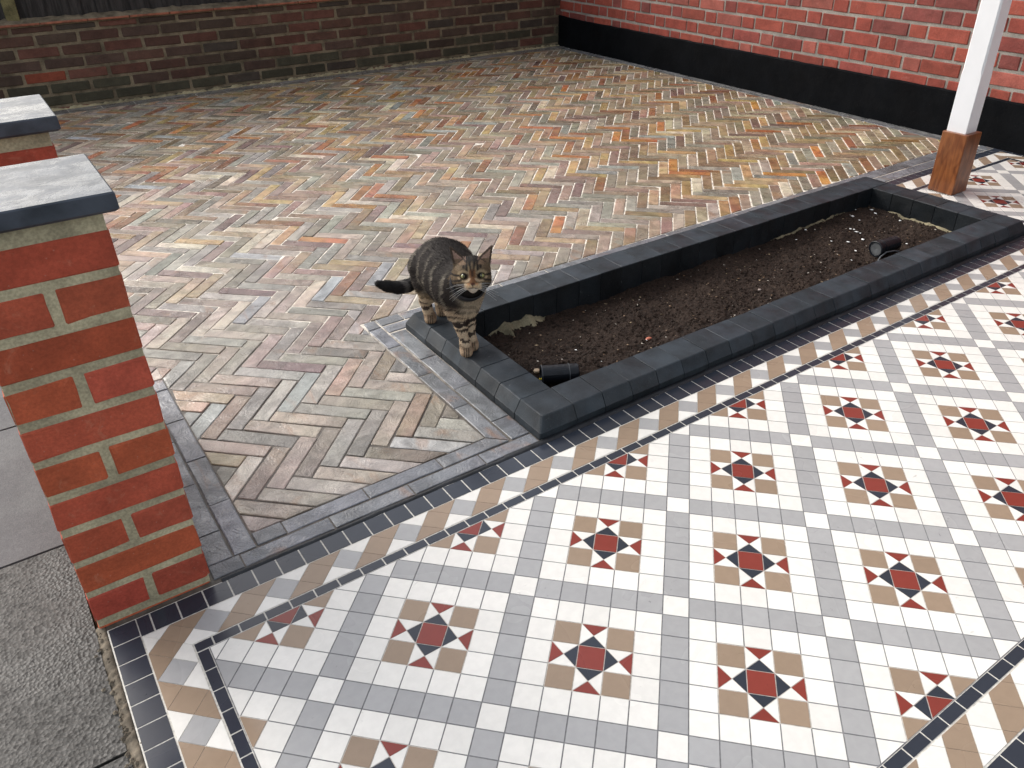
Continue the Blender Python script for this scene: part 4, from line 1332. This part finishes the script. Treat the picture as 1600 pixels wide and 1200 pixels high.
# short guard hairs
np.random.seed(5)
tri = FC[:, :3]
ar = np.linalg.norm(np.cross(VC[tri[:, 1]]-VC[tri[:, 0]], VC[tri[:, 2]]-VC[tri[:, 0]]), axis=1)
pick = np.random.choice(len(tri), 42000, p=ar/ar.sum())
Pc = VC[FC[pick]].mean(1); Pn = NC[FC[pick, 0]]; Pcol = CCOL[FC[pick, 0]]
Lh = (Pc-HC)/HS; hx, hy, hz = Lh @ HX, Lh @ HF, Lh @ HU
isface = (hy > .25) & (hx**2+hz**2 < 1.0)
isear = (hz > .8) & (np.abs(hx) > .35) & (hy > -.6)
flow = np.tile(CM(.0, .85, -.5), (len(Pc), 1))
fw_ = (Pc[:, 2] < 3.2); flow[fw_] = CM(0, .15, -1)
hm_ = (np.linalg.norm(Lh, axis=1) < 1.25) & (Pc[:, 1] < 15)
flow[hm_] = (Lh[hm_]-CM(0, 0, 0)) @ np.eye(3) + (Pc[hm_]-H(0, 1.1, -.2))*.6
tm = Pc[:, 1] > 21.4; flow[tm] = CM(-.8, .35, .1)
flow -= Pn*np.sum(flow*Pn, 1)[:, None]; flow /= np.maximum(np.linalg.norm(flow, axis=1), 1e-5)[:, None]
ln = np.where(isface, .05, np.where(hm_, .10, np.where(fw_, .085, .17)))*np.random.uniform(.6, 1.3, len(Pc))
ln = np.where(Pc[:, 2] < 1.6, .03, ln); ln = np.where(isear, .05, ln); ln = np.where(tm, .18, ln)
dirv = flow*.86+Pn*.38+np.random.normal(0, .12, Pn.shape)
sd_ = np.cross(Pn, flow)*.014
tip = Pc+dirv*ln[:, None]; tip[:, 2] = np.maximum(tip[:, 2], 1.11)
HV = np.stack([Pc-sd_-Pn*.01, Pc+sd_-Pn*.01, tip], 1).reshape(-1, 3)
HFc = np.arange(len(HV)).reshape(-1, 3).tolist()
jit = np.random.uniform(.7, 1.45, len(Pc))[:, None]
mesh_obj('fur', HV, HFc, MFUR, cat, np.repeat(np.clip(Pcol*jit, .004, .8), 3, 0), kind='stuff')
# eyes
MEYE = m_attr('glossy_eye', 0.06, 0.8, 0.0)
for sg in (-1, 1):
    c0 = CM(.44*sg, .66, .10); V, CC = [], []
    for i in range(15):
        for j in range(24):
            th_, p_ = math.pi*i/14, 2*math.pi*j/24
            lx_, lz_, ly_ = math.sin(th_)*math.cos(p_), math.sin(th_)*math.sin(p_), math.cos(th_)
            V.append(H(c0[0]+lx_*.205, c0[1]+ly_*.205-.10*abs(lx_), c0[2]+lz_*.150))
            rr = math.hypot(lx_, lz_)
            gx = lx_ - .0
            CC.append((.006, .006, .006) if (abs(gx) < .17 and abs(lz_) < .7) and ly_ > 0 else ((.24, .245, .095) if rr < .88 and ly_ > 0 else (.01, .008, .006)))
    F = [(i*24+j, i*24+(j+1) % 24, (i+1)*24+(j+1) % 24, (i+1)*24+j) for i in range(14) for j in range(24)]
    mesh_obj('eye', V, F, MEYE, cat, np.array(CC), smooth=True)
# collar
nd = CM(6.88, 14.2, 6.2)-CM(7.05, 15.5, 5.15); nd /= np.linalg.norm(nd)
cc0 = CM(6.90, 14.56, 5.74)
a_ = np.cross(nd, (0, 0, 1)); a_ /= np.linalg.norm(a_); b_ = np.cross(a_, nd)
V, F = [], []
for i in range(48):
    q = 2*math.pi*i/48; rd = a_*math.cos(q)+b_*math.sin(q)
    for (dr, da) in ((-.03, -.16), (.05, -.15), (.07, 0), (.05, .15), (-.03, .16)):
        V.append(cc0+rd*(.99+dr)+nd*da*1.5)
for i in range(48):
    for k in range(4): F.append((i*5+k, i*5+k+1, ((i+1) % 48)*5+k+1, ((i+1) % 48)*5+k))
mesh_obj('collar', V, F, m_plain('black_collar_webbing', (.008, .008, .01), .7), cat, smooth=True)
# whiskers
MWH = m_plain('white_whisker', (.6, .6, .58), .4)
for sg in (-1, 1):
    for k in range(7):
        z0 = -.30-.04*k; up = .30-.16*k+rng.uniform(-.05, .05); L = rng.uniform(.75, 1.15)
        p0 = CM(.26*sg, .92, z0)
        pts_ = [H(p0[0]+sg*L*f, p0[1]+.12*f-.25*f*f, p0[2]+up*f*L*.6-.30*f*f) for f in (0, .3, .6, 1.0)]
        v, f = tube(pts_, np.array([.008, .007, .005, .002]), 4)
        mesh_obj('whisker', v, f, MWH, cat, smooth=True)
